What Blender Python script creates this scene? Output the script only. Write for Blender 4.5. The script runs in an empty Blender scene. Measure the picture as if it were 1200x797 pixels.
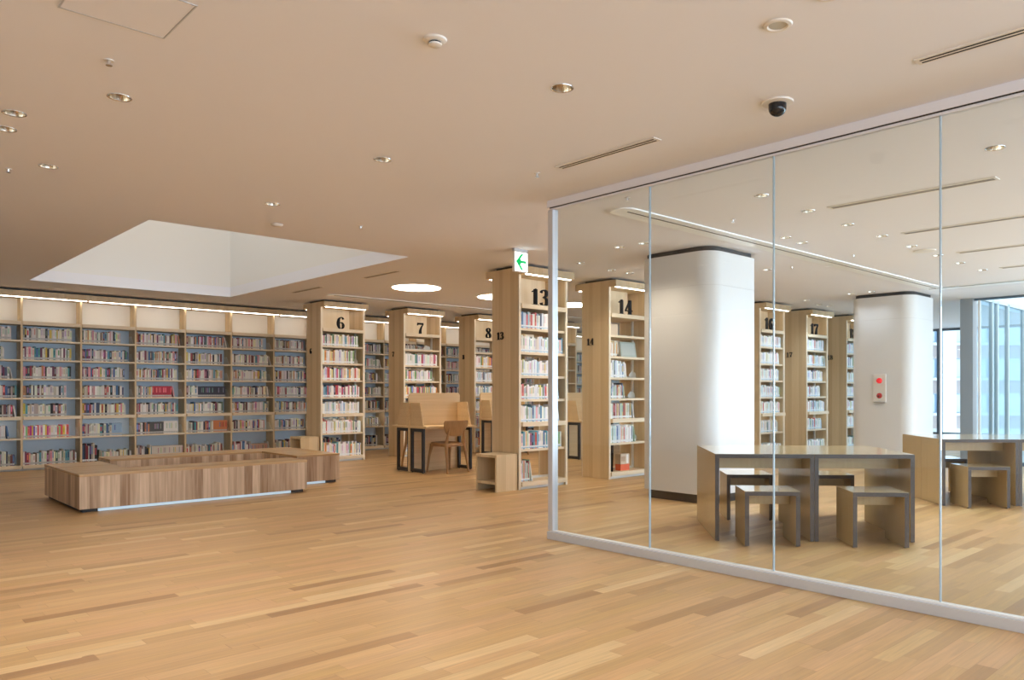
import bpy, bmesh, math, random
from mathutils import Vector, Matrix
PI = math.pi
rad = math.radians
SC = bpy.context.scene
COL = SC.collection
RND = random.Random(7)

# ------------------------------------------------------------------ camera
PHI = rad(45.95)                     # the camera looks this far from world +X
CAM_H = 1.22
cd = bpy.data.cameras.new('camera')
cam = bpy.data.objects.new('camera', cd); COL.objects.link(cam)
cam.location = (0, 0, CAM_H)
cam.rotation_euler = (PI / 2, 0, PHI - PI / 2)
cd.sensor_width = 36; cd.sensor_fit = 'HORIZONTAL'
cd.lens = 904 * 36 / 1200
cd.shift_x = -50 / 1200
cd.shift_y = 60.5 / 1200
cd.clip_end = 400; cd.clip_start = 0.05
SC.camera = cam

# ------------------------------------------------------------------ sky, exposure, large lights
EXPOSURE = 0.41
SKY = 2.3
W = bpy.data.worlds.new('sky'); SC.world = W; W.use_nodes = True
nt = W.node_tree; bg = nt.nodes['Background']
tc = nt.nodes.new('ShaderNodeTexCoord'); sx = nt.nodes.new('ShaderNodeSeparateXYZ')
cr = nt.nodes.new('ShaderNodeValToRGB')
nt.links.new(tc.outputs['Generated'], sx.inputs[0]); nt.links.new(sx.outputs['Z'], cr.inputs[0])
cr.color_ramp.elements[0].position = 0.0; cr.color_ramp.elements[0].color = (0.72, 0.80, 0.88, 1)
cr.color_ramp.elements[1].position = 0.5; cr.color_ramp.elements[1].color = (0.80, 0.90, 1.0, 1)
nt.links.new(cr.outputs[0], bg.inputs[0]); bg.inputs[1].default_value = SKY
SC.view_settings.view_transform = 'Standard'
SC.view_settings.look = 'None'
SC.view_settings.exposure = EXPOSURE
SC.view_settings.gamma = 1
SC.view_settings.use_curve_mapping = False
SC.cycles.max_bounces = 10
SC.cycles.diffuse_bounces = 5
SC.cycles.glossy_bounces = 4
SC.cycles.transparent_max_bounces = 16
SC.cycles.sample_clamp_indirect = 6
SC.cycles.caustics_reflective = False
SC.cycles.caustics_refractive = False

def area(name, loc, rot, sx_, sy_, power, color, portal=False):
    l = bpy.data.lights.new(name, 'AREA'); l.shape = 'RECTANGLE'; l.size = sx_; l.size_y = sy_
    l.energy = power; l.color = color
    if portal: l.cycles.is_portal = True
    o = bpy.data.objects.new(name, l); COL.objects.link(o); o.location = loc; o.rotation_euler = rot
    return o
CEIL = 2.80
# daylight through the long window side (faces +Y), a window behind the camera, and the top of the roof well
area('window_daylight', (5.5, -5.0, 1.45), (rad(90), 0, 0), 17, 2.5, 560, (0.68, 0.83, 1.0))
area('roof_well_daylight', (3.65, 10.35, 6.2), (0, 0, 0), 2.6, 5.2, 50, (1.0, 0.98, 0.94))
area('facade_daylight', (14.20, -1.6, 1.45), (0, rad(90), 0), 2.5, 5.6, 400, (0.66, 0.83, 1.0))

# ------------------------------------------------------------------ materials
def lin(c):
    return tuple((v / 12.92 if v <= 0.04045 else ((v + 0.055) / 1.055) ** 2.4) for v in c)
def rgb(r, g, b): return lin((r / 255, g / 255, b / 255))
MATS = {}
def mat(name, c, rough=0.5, metal=0.0, emit=None, es=0.0, spec=0.5, coat=0.0):
    m = bpy.data.materials.new(name); m.use_nodes = True
    b = m.node_tree.nodes['Principled BSDF']
    b.inputs['Base Color'].default_value = (*c, 1)
    b.inputs['Roughness'].default_value = rough
    b.inputs['Metallic'].default_value = metal
    b.inputs['Specular IOR Level'].default_value = spec
    b.inputs['Coat Weight'].default_value = coat
    if emit:
        b.inputs['Emission Color'].default_value = (*emit, 1); b.inputs['Emission Strength'].default_value = es
    MATS[name] = m
    return m
def N(nt, t, **kw):
    n = nt.nodes.new(t)
    for k, v in kw.items(): setattr(n, k, v)
    return n
def math_node(nt, op, a, b=None):
    n = N(nt, 'ShaderNodeMath', operation=op)
    for i, v in enumerate((a, b)):
        if v is None: continue
        if isinstance(v, (int, float)): n.inputs[i].default_value = v
        else: nt.links.new(v, n.inputs[i])
    return n.outputs[0]
def mixc(nt, f, a, b, blend='MIX'):
    n = N(nt, 'ShaderNodeMix', data_type='RGBA', blend_type=blend)
    for sock, v in ((n.inputs[0], f), (n.inputs[6], a), (n.inputs[7], b)):
        if isinstance(v, (int, float)): sock.default_value = v
        elif isinstance(v, tuple): sock.default_value = (*v, 1) if len(v) == 3 else v
        else: nt.links.new(v, sock)
    return n.outputs[2]
def wood(name, c1, c2, axis='z', strip=0.07, sv=0.6, rough=0.5, grain=45.0, gv=0.5, coat=0.0, seam=0.0):
    """c1..c2: tones; strips of width `strip` run along `axis`, sv = how far strips differ, gv = grain strength."""
    m = bpy.data.materials.new(name); m.use_nodes = True; nt = m.node_tree
    b = nt.nodes['Principled BSDF']; b.inputs['Roughness'].default_value = rough
    b.inputs['Coat Weight'].default_value = coat; b.inputs['Coat Roughness'].default_value = 0.12
    tc = N(nt, 'ShaderNodeTexCoord'); sep = N(nt, 'ShaderNodeSeparateXYZ'); nt.links.new(tc.outputs['Object'], sep.inputs[0])
    X, Y, Z = sep.outputs
    s = {'z': (X, Y), 'x': (Y, Z), 'y': (X, Z), 'X': (Z, Z)}[axis]
    s = math_node(nt, 'ADD', s[0], s[1]); axis = axis.lower()
    q = math_node(nt, 'DIVIDE', s, strip)
    fl = math_node(nt, 'FLOOR', math_node(nt, 'ADD', q, 0.013))
    wn = N(nt, 'ShaderNodeTexWhiteNoise', noise_dimensions='1D'); nt.links.new(fl, wn.inputs['W'])
    mp = N(nt, 'ShaderNodeMapping'); nt.links.new(tc.outputs['Object'], mp.inputs[0])
    sc = [grain] * 3; sc['xyz'.index(axis)] = 1.6; mp.inputs['Scale'].default_value = sc
    no = N(nt, 'ShaderNodeTexNoise', noise_dimensions='4D'); nt.links.new(mp.outputs[0], no.inputs['Vector'])
    nt.links.new(math_node(nt, 'MULTIPLY', wn.outputs[0], 31.0), no.inputs['W'])
    no.inputs['Detail'].default_value = 4; no.inputs['Scale'].default_value = 1.0; no.inputs['Distortion'].default_value = 0.6
    g = math_node(nt, 'MULTIPLY', math_node(nt, 'SUBTRACT', no.outputs[0], 0.5), gv * 2)
    f = math_node(nt, 'ADD', math_node(nt, 'MULTIPLY', math_node(nt, 'SUBTRACT', wn.outputs[0], 0.5), sv), g)
    f = math_node(nt, 'ADD', f, 0.5)
    cl = N(nt, 'ShaderNodeClamp'); nt.links.new(f, cl.inputs[0])
    col = mixc(nt, cl.outputs[0], c1, c2)
    if seam:
        fr = math_node(nt, 'FRACT', math_node(nt, 'ADD', q, 0.013))
        col = mixc(nt, math_node(nt, 'MULTIPLY', math_node(nt, 'LESS_THAN', fr, 0.025), seam), col, (0.05, 0.03, 0.02))
    nt.links.new(col, b.inputs['Base Color'])
    MATS[name] = m
    return m
def floor_mat():
    m = bpy.data.materials.new('oak_floor'); m.use_nodes = True; nt = m.node_tree
    b = nt.nodes['Principled BSDF']
    tc = N(nt, 'ShaderNodeTexCoord'); sep = N(nt, 'ShaderNodeSeparateXYZ'); nt.links.new(tc.outputs['Object'], sep.inputs[0])
    X, Y, _ = sep.outputs
    PW, PL = 0.09, 0.86
    ry = math_node(nt, 'DIVIDE', Y, PW); row = math_node(nt, 'FLOOR', ry)
    w1 = N(nt, 'ShaderNodeTexWhiteNoise', noise_dimensions='1D'); nt.links.new(row, w1.inputs['W'])
    rx = math_node(nt, 'ADD', math_node(nt, 'DIVIDE', X, PL), math_node(nt, 'MULTIPLY', w1.outputs[0], 7.0))
    # planks of uneven length: bend the running coordinate a little
    rx = math_node(nt, 'ADD', rx, math_node(nt, 'MULTIPLY', math_node(nt, 'SINE', math_node(nt, 'ADD', math_node(nt, 'MULTIPLY', rx, 2.1), row)), 0.2))
    colm = math_node(nt, 'FLOOR', rx)
    cx = N(nt, 'ShaderNodeCombineXYZ'); nt.links.new(row, cx.inputs[0]); nt.links.new(colm, cx.inputs[1])
    w2 = N(nt, 'ShaderNodeTexWhiteNoise', noise_dimensions='2D'); nt.links.new(cx.outputs[0], w2.inputs['Vector'])
    w3 = N(nt, 'ShaderNodeTexWhiteNoise', noise_dimensions='3D')
    cy = N(nt, 'ShaderNodeCombineXYZ'); nt.links.new(row, cy.inputs[0]); nt.links.new(colm, cy.inputs[1]); cy.inputs[2].default_value = 5.0
    nt.links.new(cy.outputs[0], w3.inputs['Vector'])
    ramp = N(nt, 'ShaderNodeValToRGB'); nt.links.new(w2.outputs[0], ramp.inputs[0])
    e = ramp.color_ramp.elements
    stops = [(0.0, rgb(160, 121, 78)), (0.08, rgb(180, 144, 96)), (0.30, rgb(192, 154, 106)), (0.5, rgb(188, 152, 99)), (0.70, rgb(197, 156, 110)), (0.93, rgb(199, 165, 112)), (1.0, rgb(212, 180, 132))]
    e[0].position, e[0].color = stops[0][0], (*stops[0][1], 1); e[1].position, e[1].color = stops[-1][0], (*stops[-1][1], 1)
    for p, c in stops[1:-1]:
        x = e.new(p); x.color = (*c, 1)
    mp = N(nt, 'ShaderNodeMapping'); nt.links.new(tc.outputs['Object'], mp.inputs[0]); mp.inputs['Scale'].default_value = (2.2, 42, 42)
    no = N(nt, 'ShaderNodeTexNoise', noise_dimensions='4D'); nt.links.new(mp.outputs[0], no.inputs['Vector'])
    nt.links.new(math_node(nt, 'MULTIPLY', w3.outputs[0], 40.0), no.inputs['W']); no.inputs['Detail'].default_value = 5
    no.inputs['Scale'].default_value = 1.0; no.inputs['Distortion'].default_value = 1.2
    g = N(nt, 'ShaderNodeMapRange'); nt.links.new(no.outputs[0], g.inputs[0])
    g.inputs[1].default_value = 0.25; g.inputs[2].default_value = 0.75; g.inputs[3].default_value = 0.78; g.inputs[4].default_value = 1.12
    col = mixc(nt, 1.0, ramp.outputs[0], g.outputs[0], 'MULTIPLY')
    # knots
    vo = N(nt, 'ShaderNodeTexVoronoi'); mp2 = N(nt, 'ShaderNodeMapping'); nt.links.new(tc.outputs['Object'], mp2.inputs[0])
    mp2.inputs['Scale'].default_value = (1.5, 3.4, 1); nt.links.new(mp2.outputs[0], vo.inputs['Vector']); vo.inputs['Scale'].default_value = 0.8
    kn = math_node(nt, 'MULTIPLY', math_node(nt, 'LESS_THAN', vo.outputs['Distance'], 0.035), 0.55)
    col = mixc(nt, kn, col, rgb(120, 78, 48))
    # seams
    fy = math_node(nt, 'FRACT', ry); fx = math_node(nt, 'FRACT', rx)
    s = math_node(nt, 'MAXIMUM', math_node(nt, 'LESS_THAN', fy, 0.022), math_node(nt, 'LESS_THAN', fx, 0.003))
    col = mixc(nt, math_node(nt, 'MULTIPLY', s, 0.35), col, rgb(110, 70, 40))
    nt.links.new(col, b.inputs['Base Color'])
    rr = N(nt, 'ShaderNodeMapRange'); nt.links.new(no.outputs[0], rr.inputs[0])
    rr.inputs[3].default_value = 0.30; rr.inputs[4].default_value = 0.46
    nt.links.new(rr.outputs[0], b.inputs['Roughness'])
    b.inputs['Specular IOR Level'].default_value = 0.45
    MATS['oak_floor'] = m
    return m
def glass(name, tint, ior=1.45, rough=0.0):
    m = bpy.data.materials.new(name); m.use_nodes = True; nt = m.node_tree
    nt.nodes.remove(nt.nodes['Principled BSDF'])
    out = nt.nodes['Material Output']
    t = N(nt, 'ShaderNodeBsdfTransparent'); t.inputs[0].default_value = (*tint, 1)
    g = N(nt, 'ShaderNodeBsdfGlossy'); g.inputs['Roughness'].default_value = rough
    f = N(nt, 'ShaderNodeFresnel'); ge = N(nt, 'ShaderNodeNewGeometry')
    nt.links.new(math_node(nt, 'ADD', math_node(nt, 'MULTIPLY', ge.outputs['Backfacing'], 1 / ior - ior), ior), f.inputs[0])
    mx = N(nt, 'ShaderNodeMixShader'); nt.links.new(f.outputs[0], mx.inputs[0]); nt.links.new(t.outputs[0], mx.inputs[1]); nt.links.new(g.outputs[0], mx.inputs[2])
    nt.links.new(mx.outputs[0], out.inputs[0])
    MATS[name] = m
    return m
def attr_mat(name, rough):
    m = bpy.data.materials.new(name); m.use_nodes = True; nt = m.node_tree
    a = N(nt, 'ShaderNodeAttribute', attribute_name='Col'); b = nt.nodes['Principled BSDF']
    tc = N(nt, 'ShaderNodeTexCoord')
    mp = N(nt, 'ShaderNodeMapping'); mp.inputs['Scale'].default_value = (9, 9, 3.5); nt.links.new(tc.outputs['Object'], mp.inputs[0])
    no = N(nt, 'ShaderNodeTexNoise'); no.inputs['Scale'].default_value = 14; nt.links.new(mp.outputs[0], no.inputs['Vector'])
    g = N(nt, 'ShaderNodeMapRange'); nt.links.new(no.outputs[0], g.inputs[0]); g.inputs[3].default_value = 0.92; g.inputs[4].default_value = 1.06
    nt.links.new(mixc(nt, 1.0, a.outputs['Color'], g.outputs[0], 'MULTIPLY'), b.inputs['Base Color'])
    b.inputs['Roughness'].default_value = rough
    MATS[name] = m
    return m

floor_mat()
mat('ceiling_paint', rgb(238, 239, 246), 0.9)
mat('wall_paint', rgb(232, 228, 220), 0.85)
mat('white_paint', rgb(236, 236, 234), 0.45)
mat('column_paint', rgb(224, 224, 224), 0.5)
mat('joint_grey', rgb(200, 198, 194), 0.6)
mat('gap_shade', rgb(45, 44, 44), 0.6)  # near-black filler colour stands in for the shade in gaps below the ceiling
mat('black_plinth', rgb(38, 34, 32), 0.55)
wood('ash_panel', rgb(200, 174, 134), rgb(226, 204, 166), 'z', 0.075, 0.55, 0.5, 60, 0.35)
wood('ash_back', rgb(216, 194, 158), rgb(238, 220, 188), 'z', 0.06, 0.5, 0.5, 60, 0.3)
wood('ash_shelf', rgb(218, 198, 166), rgb(236, 220, 192), 'x', 0.3, 0.2, 0.45, 60, 0.4)
wood('ash_post', rgb(230, 214, 188), rgb(240, 228, 206), 'z', 0.3, 0.2, 0.45, 60, 0.3)
wood('ash_horizontal', rgb(204, 174, 130), rgb(226, 198, 154), 'X', 0.05, 0.35, 0.45, 40, 0.55)
wood('oak_planks', rgb(152, 116, 82), rgb(224, 196, 164), 'z', 0.092, 0.75, 0.45, 30, 0.75, seam=0.3)
wood('oak_top', rgb(176, 136, 90), rgb(212, 174, 126), 'x', 0.11, 0.5, 0.25, 34, 0.5)
wood('laminate', rgb(168, 142, 100), rgb(196, 170, 126), 'z', 0.5, 0.1, 0.22, 50, 0.4)
wood('laminate_top', rgb(186, 160, 118), rgb(206, 184, 142), 'x', 0.5, 0.1, 0.1, 50, 0.3, coat=0.6)
wood('chair_wood', rgb(150, 112, 70), rgb(188, 148, 102), 'z', 0.4, 0.1, 0.4, 30, 0.5)
mat('dark_edge', rgb(72, 63, 60), 0.45)
mat('daylight_blue_back', rgb(212, 230, 246), 0.75)  # pale grey panel; the daylight's blue cast is put into its colour
mat('cream_back', rgb(236, 232, 224), 0.7)
mat('white_metal', rgb(226, 226, 222), 0.35)
mat('black_metal', rgb(44, 42, 44), 0.45)
mat('numeral_black', rgb(18, 18, 22), 0.65, spec=0.2)
mat('alu_frame', rgb(206, 210, 216), 0.35, 0.3)
mat('joint', rgb(170, 190, 204), 0.3)
mat('metal_window_sheen', rgb(210, 232, 246), 0.25, 0.0, rgb(200, 228, 250), 0.25)  # blue-white colour and faint glow imitate windows reflected in the aluminium strip
mat('led_warm', (1, 1, 1), 0.5, 0, (1.0, 0.92, 0.82), 8.0)
mat('led_soft', (1, 1, 1), 0.5, 0, (1.0, 0.92, 0.82), 7.0)
mat('disc_light', (1, 1, 1), 0.5, 0, (1.0, 0.86, 0.68), 16.0)
mat('sign_face', (1, 1, 1), 0.5, 0, (0.93, 0.98, 1.0), 1.6)
mat('sign_green', rgb(0, 170, 95), 0.5, 0, rgb(0, 200, 110), 0.45)
mat('sign_grey', rgb(150, 190, 190), 0.5, 0, rgb(150, 200, 200), 0.5)
mat('reflector', (0.80, 0.72, 0.60), 0.18, 1.0)
mat('lamp_core', (1, 1, 1), 0.4, 0, (1.0, 0.85, 0.66), 1.5)
mat('plastic_white', rgb(232, 228, 222), 0.4)
mat('plastic_dark', rgb(30, 32, 38), 0.06)
mat('chrome', (0.75, 0.76, 0.78), 0.15, 1.0)
mat('slot_dark', rgb(46, 42, 40), 0.7)
mat('red_lamp', rgb(235, 30, 40), 0.2, 0, rgb(255, 30, 40), 0.25)
mat('red_button', rgb(178, 26, 36), 0.3)
mat('window_frame', rgb(150, 158, 164), 0.4, 0.3)
mat('window_frame_dark', rgb(74, 96, 116), 0.4)
mat('slot_white', rgb(246, 250, 252), 0.28)
glass('clear_glass', (0.94, 0.965, 0.965))
glass('window_glass', (0.84, 0.92, 0.96))
glass('pale_blue_glass', (0.78, 0.88, 0.93))
mat('acrylic', rgb(196, 196, 190), 0.3)
attr_mat('book_cover', 0.55)

# ------------------------------------------------------------------ mesh helpers
class MB:
    def __init__(s): s.v = []; s.f = []; s.m = []; s.c = []; s.sm = []
    def add(s, vs, fs, m=0, c=None, smooth=False):
        o = len(s.v); s.v.extend(vs)
        for i, f in enumerate(fs):
            s.f.append([o + k for k in f]); s.m.append(m[i] if isinstance(m, (list, tuple)) else m)
            s.c.append(c[i] if isinstance(c, list) else c); s.sm.append(smooth)
    def box(s, x0, y0, z0, x1, y1, z1, m=0, c=None):
        vs = [(x0, y0, z0), (x1, y0, z0), (x1, y1, z0), (x0, y1, z0), (x0, y0, z1), (x1, y0, z1), (x1, y1, z1), (x0, y1, z1)]
        # face order: bottom, top, -y, +x, +y, -x
        fs = [(0, 3, 2, 1), (4, 5, 6, 7), (0, 1, 5, 4), (1, 2, 6, 5), (2, 3, 7, 6), (3, 0, 4, 7)]
        s.add(vs, fs, m, c)
    def prism(s, poly, a0, a1, axis='z', m=0):
        """poly in the plane across `axis`, counter-clockwise seen from +axis (y: x,z given)."""
        n = len(poly)
        def P(p, a):
            return {'z': (p[0], p[1], a), 'y': (p[0], a, p[1]), 'x': (a, p[0], p[1])}[axis]
        vs = [P(p, a0) for p in poly] + [P(p, a1) for p in poly]
        fs = [tuple(range(n - 1, -1, -1)), tuple(range(n, 2 * n))] + [(i, (i + 1) % n, n + (i + 1) % n, n + i) for i in range(n)]
        if axis == 'y': fs = [tuple(reversed(f)) for f in fs]
        s.add(vs, fs, m)
    def lathe(s, prof, seg=24, c=(0, 0), m=0, smooth=True, caps=True):
        """prof: list of (r, z) bottom to top."""
        n = len(prof); vs = []
        for r, z in prof:
            for k in range(seg):
                a = 2 * PI * k / seg; vs.append((c[0] + r * math.cos(a), c[1] + r * math.sin(a), z))
        fs = []
        for i in range(n - 1):
            for k in range(seg):
                k2 = (k + 1) % seg; fs.append((i * seg + k, i * seg + k2, (i + 1) * seg + k2, (i + 1) * seg + k))
        s.add(vs, fs, m, None, smooth)
        if caps:
            o = len(s.v) - len(vs)
            s.f.append([o + k for k in range(seg - 1, -1, -1)]); s.m.append(m); s.c.append(None); s.sm.append(False)
            s.f.append([o + (n - 1) * seg + k for k in range(seg)]); s.m.append(m); s.c.append(None); s.sm.append(False)
    def rod(s, pts, seg=10, m=0):
        """pts: (x,y,z,rx,ry) rings joined, elliptical tapered bars."""
        vs = []
        for x, y, z, rx, ry in pts:
            for k in range(seg):
                a = 2 * PI * k / seg; vs.append((x + rx * math.cos(a), y + ry * math.sin(a), z))
        fs = []
        for i in range(len(pts) - 1):
            for k in range(seg):
                k2 = (k + 1) % seg; fs.append((i * seg + k, i * seg + k2, (i + 1) * seg + k2, (i + 1) * seg + k))
        fs.append(tuple(range(seg - 1, -1, -1))); fs.append(tuple((len(pts) - 1) * seg + k for k in range(seg)))
        s.add(vs, fs, m, None, True)
    def mesh(s, name, mats):
        me = bpy.data.meshes.new(name); me.from_pydata(s.v, [], s.f)
        for k in mats: me.materials.append(MATS[k])
        me.polygons.foreach_set('material_index', s.m)
        if any(c is not None for c in s.c):
            at = me.color_attributes.new('Col', 'FLOAT_COLOR', 'CORNER'); arr = []
            for f, c in zip(s.f, s.c):
                c = c or (0.8, 0.8, 0.8)
                arr.extend((c[0], c[1], c[2], 1.0) * len(f))
            at.data.foreach_set('color', arr)
        if any(s.sm):
            me.polygons.foreach_set('use_smooth', s.sm)
            me.set_sharp_from_angle(angle=rad(35))
        me.update()
        return me
    def build(s, name, mats, parent=None, bevel=0.0, loc=(0, 0, 0), rz=0):
        o = put(name, s.mesh(name, mats if isinstance(mats, (list, tuple)) else [mats]), parent, loc, rz)
        if bevel:
            bv = o.modifiers.new('bevel', 'BEVEL'); bv.width = bevel; bv.segments = 2; bv.limit_method = 'ANGLE'
        return o
def put(name, me, parent=None, loc=(0, 0, 0), rz=0):
    o = bpy.data.objects.new(name, me); COL.objects.link(o)
    if parent is not None: o.parent = parent
    o.location = loc; o.rotation_euler = (0, 0, rz)
    return o
def tag(o, label=None, cat=None, group=None, kind=None):
    if label: o['label'] = label
    if cat: o['category'] = cat
    if group: o['group'] = group
    if kind: o['kind'] = kind
    return o
def thing(name, label, cat, loc=(0, 0, 0), rz=0, group=None, kind=None):
    o = bpy.data.objects.new(name, None); COL.objects.link(o); o.location = loc; o.rotation_euler = (0, 0, rz)
    o.empty_display_size = 0.1
    return tag(o, label, cat, group, kind)
def children(o): return [c for c in COL.objects if c.parent == o]
def copy_tree(o, kids, parent=None):
    c = o.copy(); COL.objects.link(c)
    if parent is not None: c.parent = parent
    for ch in kids.get(o.name, []): copy_tree(ch, kids, c)
    return c
def kidmap(root):
    km = {}
    def rec(o):
        km[o.name] = list(o.children); [rec(c) for c in o.children]
    bpy.context.view_layer.update(); rec(root); return km

# ------------------------------------------------------------------ the room
X0, X1, Y0, Y1 = -4.0, 20.4, -5.2, 14.62
WELL = (2.25, 7.69, 5.06, 13.02)      # roof well in the ceiling: x0,y0,x1,y1
PLAN = [(X0, Y0), (14.32, Y0), (14.32, 4.66), (X1, 4.66), (X1, Y1), (X0, Y1)]
b = MB(); b.prism(PLAN, -0.12, 0); tag(b.build('floor', 'oak_floor'), kind='structure')

DOWN = [(1.2, 4.6), (0.84, 5.28), (0.85, 5.63), (1.21, 6.36), (2.81, 6.32), (2.81, 4.59), (2.82, 2.86),
        (5.53, 1.61), (5.52, 3.31), (6.29, 3.31), (7.07, 3.32), (7.83, 3.32), (8.62, 3.33), (7.2, 4.04), (7.58, 4.06),
        (9.41, 3.34), (10.17, 3.35), (10.97, 3.34), (6.37, 5.57), (6.39, 5.24), (6.82, 6.59), (7.51, 6.7), (7.86, 6.69), (8.94, 5.27),
        (12.09, 5.29), (12.10, 5.63), (12.41, 6.57), (13.19, 6.73), (13.56, 6.72)]
DOWN_ADDED = [(1.2, 2.86), (1.2, 1.1), (2.82, 1.1), (2.82, -0.6), (-0.4, 2.86), (-0.4, 1.1), (-0.4, 4.6)]  # unseen downlights, added for the light they give
b = MB()
wx0, wy0, wx1, wy1 = WELL
T = 0.16
b.prism(PLAN, CEIL, CEIL + T)
ceil_obj = b.build('ceiling', 'ceiling_paint'); tag(ceil_obj, kind='structure')
# cut the well and the downlight holes for real
cb = MB(); cb.box(wx0, wy0, CEIL - 0.1, wx1, wy1, CEIL + T + 0.1)
for x, y in DOWN + DOWN_ADDED: cb.lathe([(0.056, CEIL - 0.05), (0.056, CEIL + 0.11)], 24, (x, y), smooth=False)
cut = cb.build('cutter', 'ceiling_paint')
mo = ceil_obj.modifiers.new('cut', 'BOOLEAN'); mo.operation = 'DIFFERENCE'; mo.object = cut; mo.solver = 'EXACT'
dg = bpy.context.evaluated_depsgraph_get()
me = bpy.data.meshes.new_from_object(ceil_obj.evaluated_get(dg)); ceil_obj.modifiers.clear(); ceil_obj.data = me
bpy.data.objects.remove(cut)
# roof well shaft
b = MB()
H = 6.3
b.box(wx0 - 0.12, wy0 - 0.12, CEIL + T, wx0, wy1 + 0.12, H); b.box(wx1, wy0 - 0.12, CEIL + T, wx1 + 0.12, wy1 + 0.12, H)
b.box(wx0, wy0 - 0.12, CEIL + T, wx1, wy0, H); b.box(wx0, wy1, CEIL + T, wx1, wy1 + 0.12, H)
b.box(wx0 - 0.12, wy0 - 0.12, H, wx1 + 0.12, wy1 + 0.12, H + 0.1)
tag(b.build('wall_roof_well', 'white_paint'), kind='structure')
# walls
b = MB(); b.box(X0, Y1, 0, X1, Y1 + 0.15, CEIL); tag(b.build('wall_back', 'wall_paint'), kind='structure')
b = MB(); b.box(X0 - 0.15, Y0, 0, X0, Y1, CEIL); tag(b.build('wall_left', 'wall_paint'), kind='structure')
b = MB(); b.box(X0, Y0 - 0.15, 0, 14.2, Y0, CEIL); tag(b.build('wall_front', 'wall_paint'), kind='structure')

# white shutter slots set in the ceiling
def slot(name, pts, w=0.26):
    b = MB()
    x0, y0, x1 = pts
    poly = []
    r = w / 2
    for k in range(9):
        a = PI / 2 + PI * k / 8; poly.append((x0 + r + r * math.cos(a), y0 + r * math.sin(a)))
    poly += [(x1, y0 - r), (x1, y0 + r)]
    b.prism(poly, CEIL - 0.012, CEIL + 0.02, 'z', 0)
    b.box(x0 + r, y0 - 0.035, CEIL - 0.016, x1, y0 - 0.026, CEIL - 0.011, 1)
    o = b.build(name, ['slot_white', 'slot_dark']); tag(o, kind='structure'); return o
slot('trim_1', (5.0, 4.42, 12.3))
slot('trim_2', (6.05, 11.55, 19.0), 0.2)
b = MB(); b.box(12.3, 0.6, CEIL - 0.012, 12.55, 4.55, CEIL + 0.01); b.box(12.31, 0.6, CEIL - 0.016, 12.32, 4.5, CEIL - 0.011, 1)
tag(b.build('trim_3', ['slot_white', 'slot_dark']), kind='structure')

# ------------------------------------------------------------------ glass partition
PX = 4.42
root = thing('wall_glass', 'frameless glass partition with slim white rails in front of the reading tables', 'glass partition', (PX, 4.62, 0), 0, None, 'structure')
YE = -4.2
L = 4.62 - YE
b = MB(); b.box(-0.02, -L, 0, 0.05, 0.02, 0.062); b.box(-0.005, -L, 0.062, 0.035, 0.0, 0.074, 1); b.build('floor_rail', ['alu_frame', 'white_paint'], root, 0.002)
b = MB(); b.box(-0.02, -L, 2.742, 0.05, 0.02, 2.799); b.box(-0.012, -L, 2.736, 0.042, 0.0, 2.742, 1); b.box(-0.005, -L, 2.722, 0.035, 0.0, 2.736)
b.build('ceiling_rail', ['ceiling_paint', 'slot_dark'], root)
b = MB(); b.box(-0.016, -0.042, 0.074, 0.046, 0.012, 2.722); b.build('end_post', 'alu_frame', root, 0.002)
ys = [-0.042, -1.04, -2.05, -3.06, -4.07, -5.08, -6.09, -7.10, -8.11, -L]
for i in range(len(ys) - 1):
    a, c = ys[i] - (0.004 if i else 0), ys[i + 1] + 0.004
    b = MB(); b.box(0.009, c, 0.074, 0.021, a, 2.722); b.build('glass_pane', 'clear_glass', root)
    if i: 
        b = MB(); b.box(0.008, ys[i] - 0.0038, 0.074, 0.022, ys[i] + 0.0038, 2.722); b.build('glass_joint', 'joint', root)

# ------------------------------------------------------------------ windows and outside
WX = 14.25
root = thing('window_1', 'tall glass facade with pale frames behind the second reading table', 'window', (WX, 4.46, 0), 0, None, 'structure')
b = MB(); b.box(-0.1, 0, 0, 0.12, 0.2, CEIL); b.build('corner_post', 'window_frame', root, 0.004)
b = MB(); b.box(-0.03, -9.6, 2.765, 0.06, 0, CEIL); b.box(-0.03, -9.6, 0, 0.06, 0, 0.06); b.build('frame', 'window_frame_dark', root)
b = MB()
for y in (-0.06, -1.6, -3.1, -4.6, -6.1, -7.6, -9.1): b.box(-0.03, y - 0.03, 0.06, 0.05, y, 2.765)
b.build('mullion', 'white_paint', root)
b = MB(); b.box(0.0, -9.6, 0.06, 0.012, -0.06, 2.765); b.build('glass', 'window_glass', root)
root = thing('window_2', 'glazed screen of pale blue panels returning outside the facade', 'window', (WX + 0.14, 4.62, 0), 0, None, 'structure')
b = MB(); b.box(0.0, 0, -0.3, 3.2, 0.012, 2.9); b.build('glass', 'pale_blue_glass', root)
b = MB()
for x in (0.0, 1.25, 1.55, 2.18, 3.2): b.box(x, -0.03, -0.3, x + 0.045, 0.04, 2.9)
b.box(0, -0.03, 2.86, 3.25, 0.04, 2.93); b.build('frame', 'white_paint', root)
b = MB(); b.box(0.05, 0.10, -0.3, 3.15, 0.13, 2.86); 
root3 = thing('window_3', 'tall far windows between the second column and the facade post', 'window', (X1, 0, 0), 0, None, 'structure')
b = MB(); b.box(0, 4.75, 0, 0.1, 14.6, 0.2); b.box(0, 4.75, 2.74, 0.1, 14.6, CEIL)
for y in (4.75, 6.6, 7.16, 8.9, 10.7, 12.5, 14.5): b.box(-0.04, y, 0.2, 0.1, y + 0.09, 2.74)
b.build('frame', 'window_frame_dark', root3)
b = MB(); b.box(0.04, 4.8, 0.2, 0.05, 14.6, 2.74); b.build('glass', 'window_glass', root3)
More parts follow.
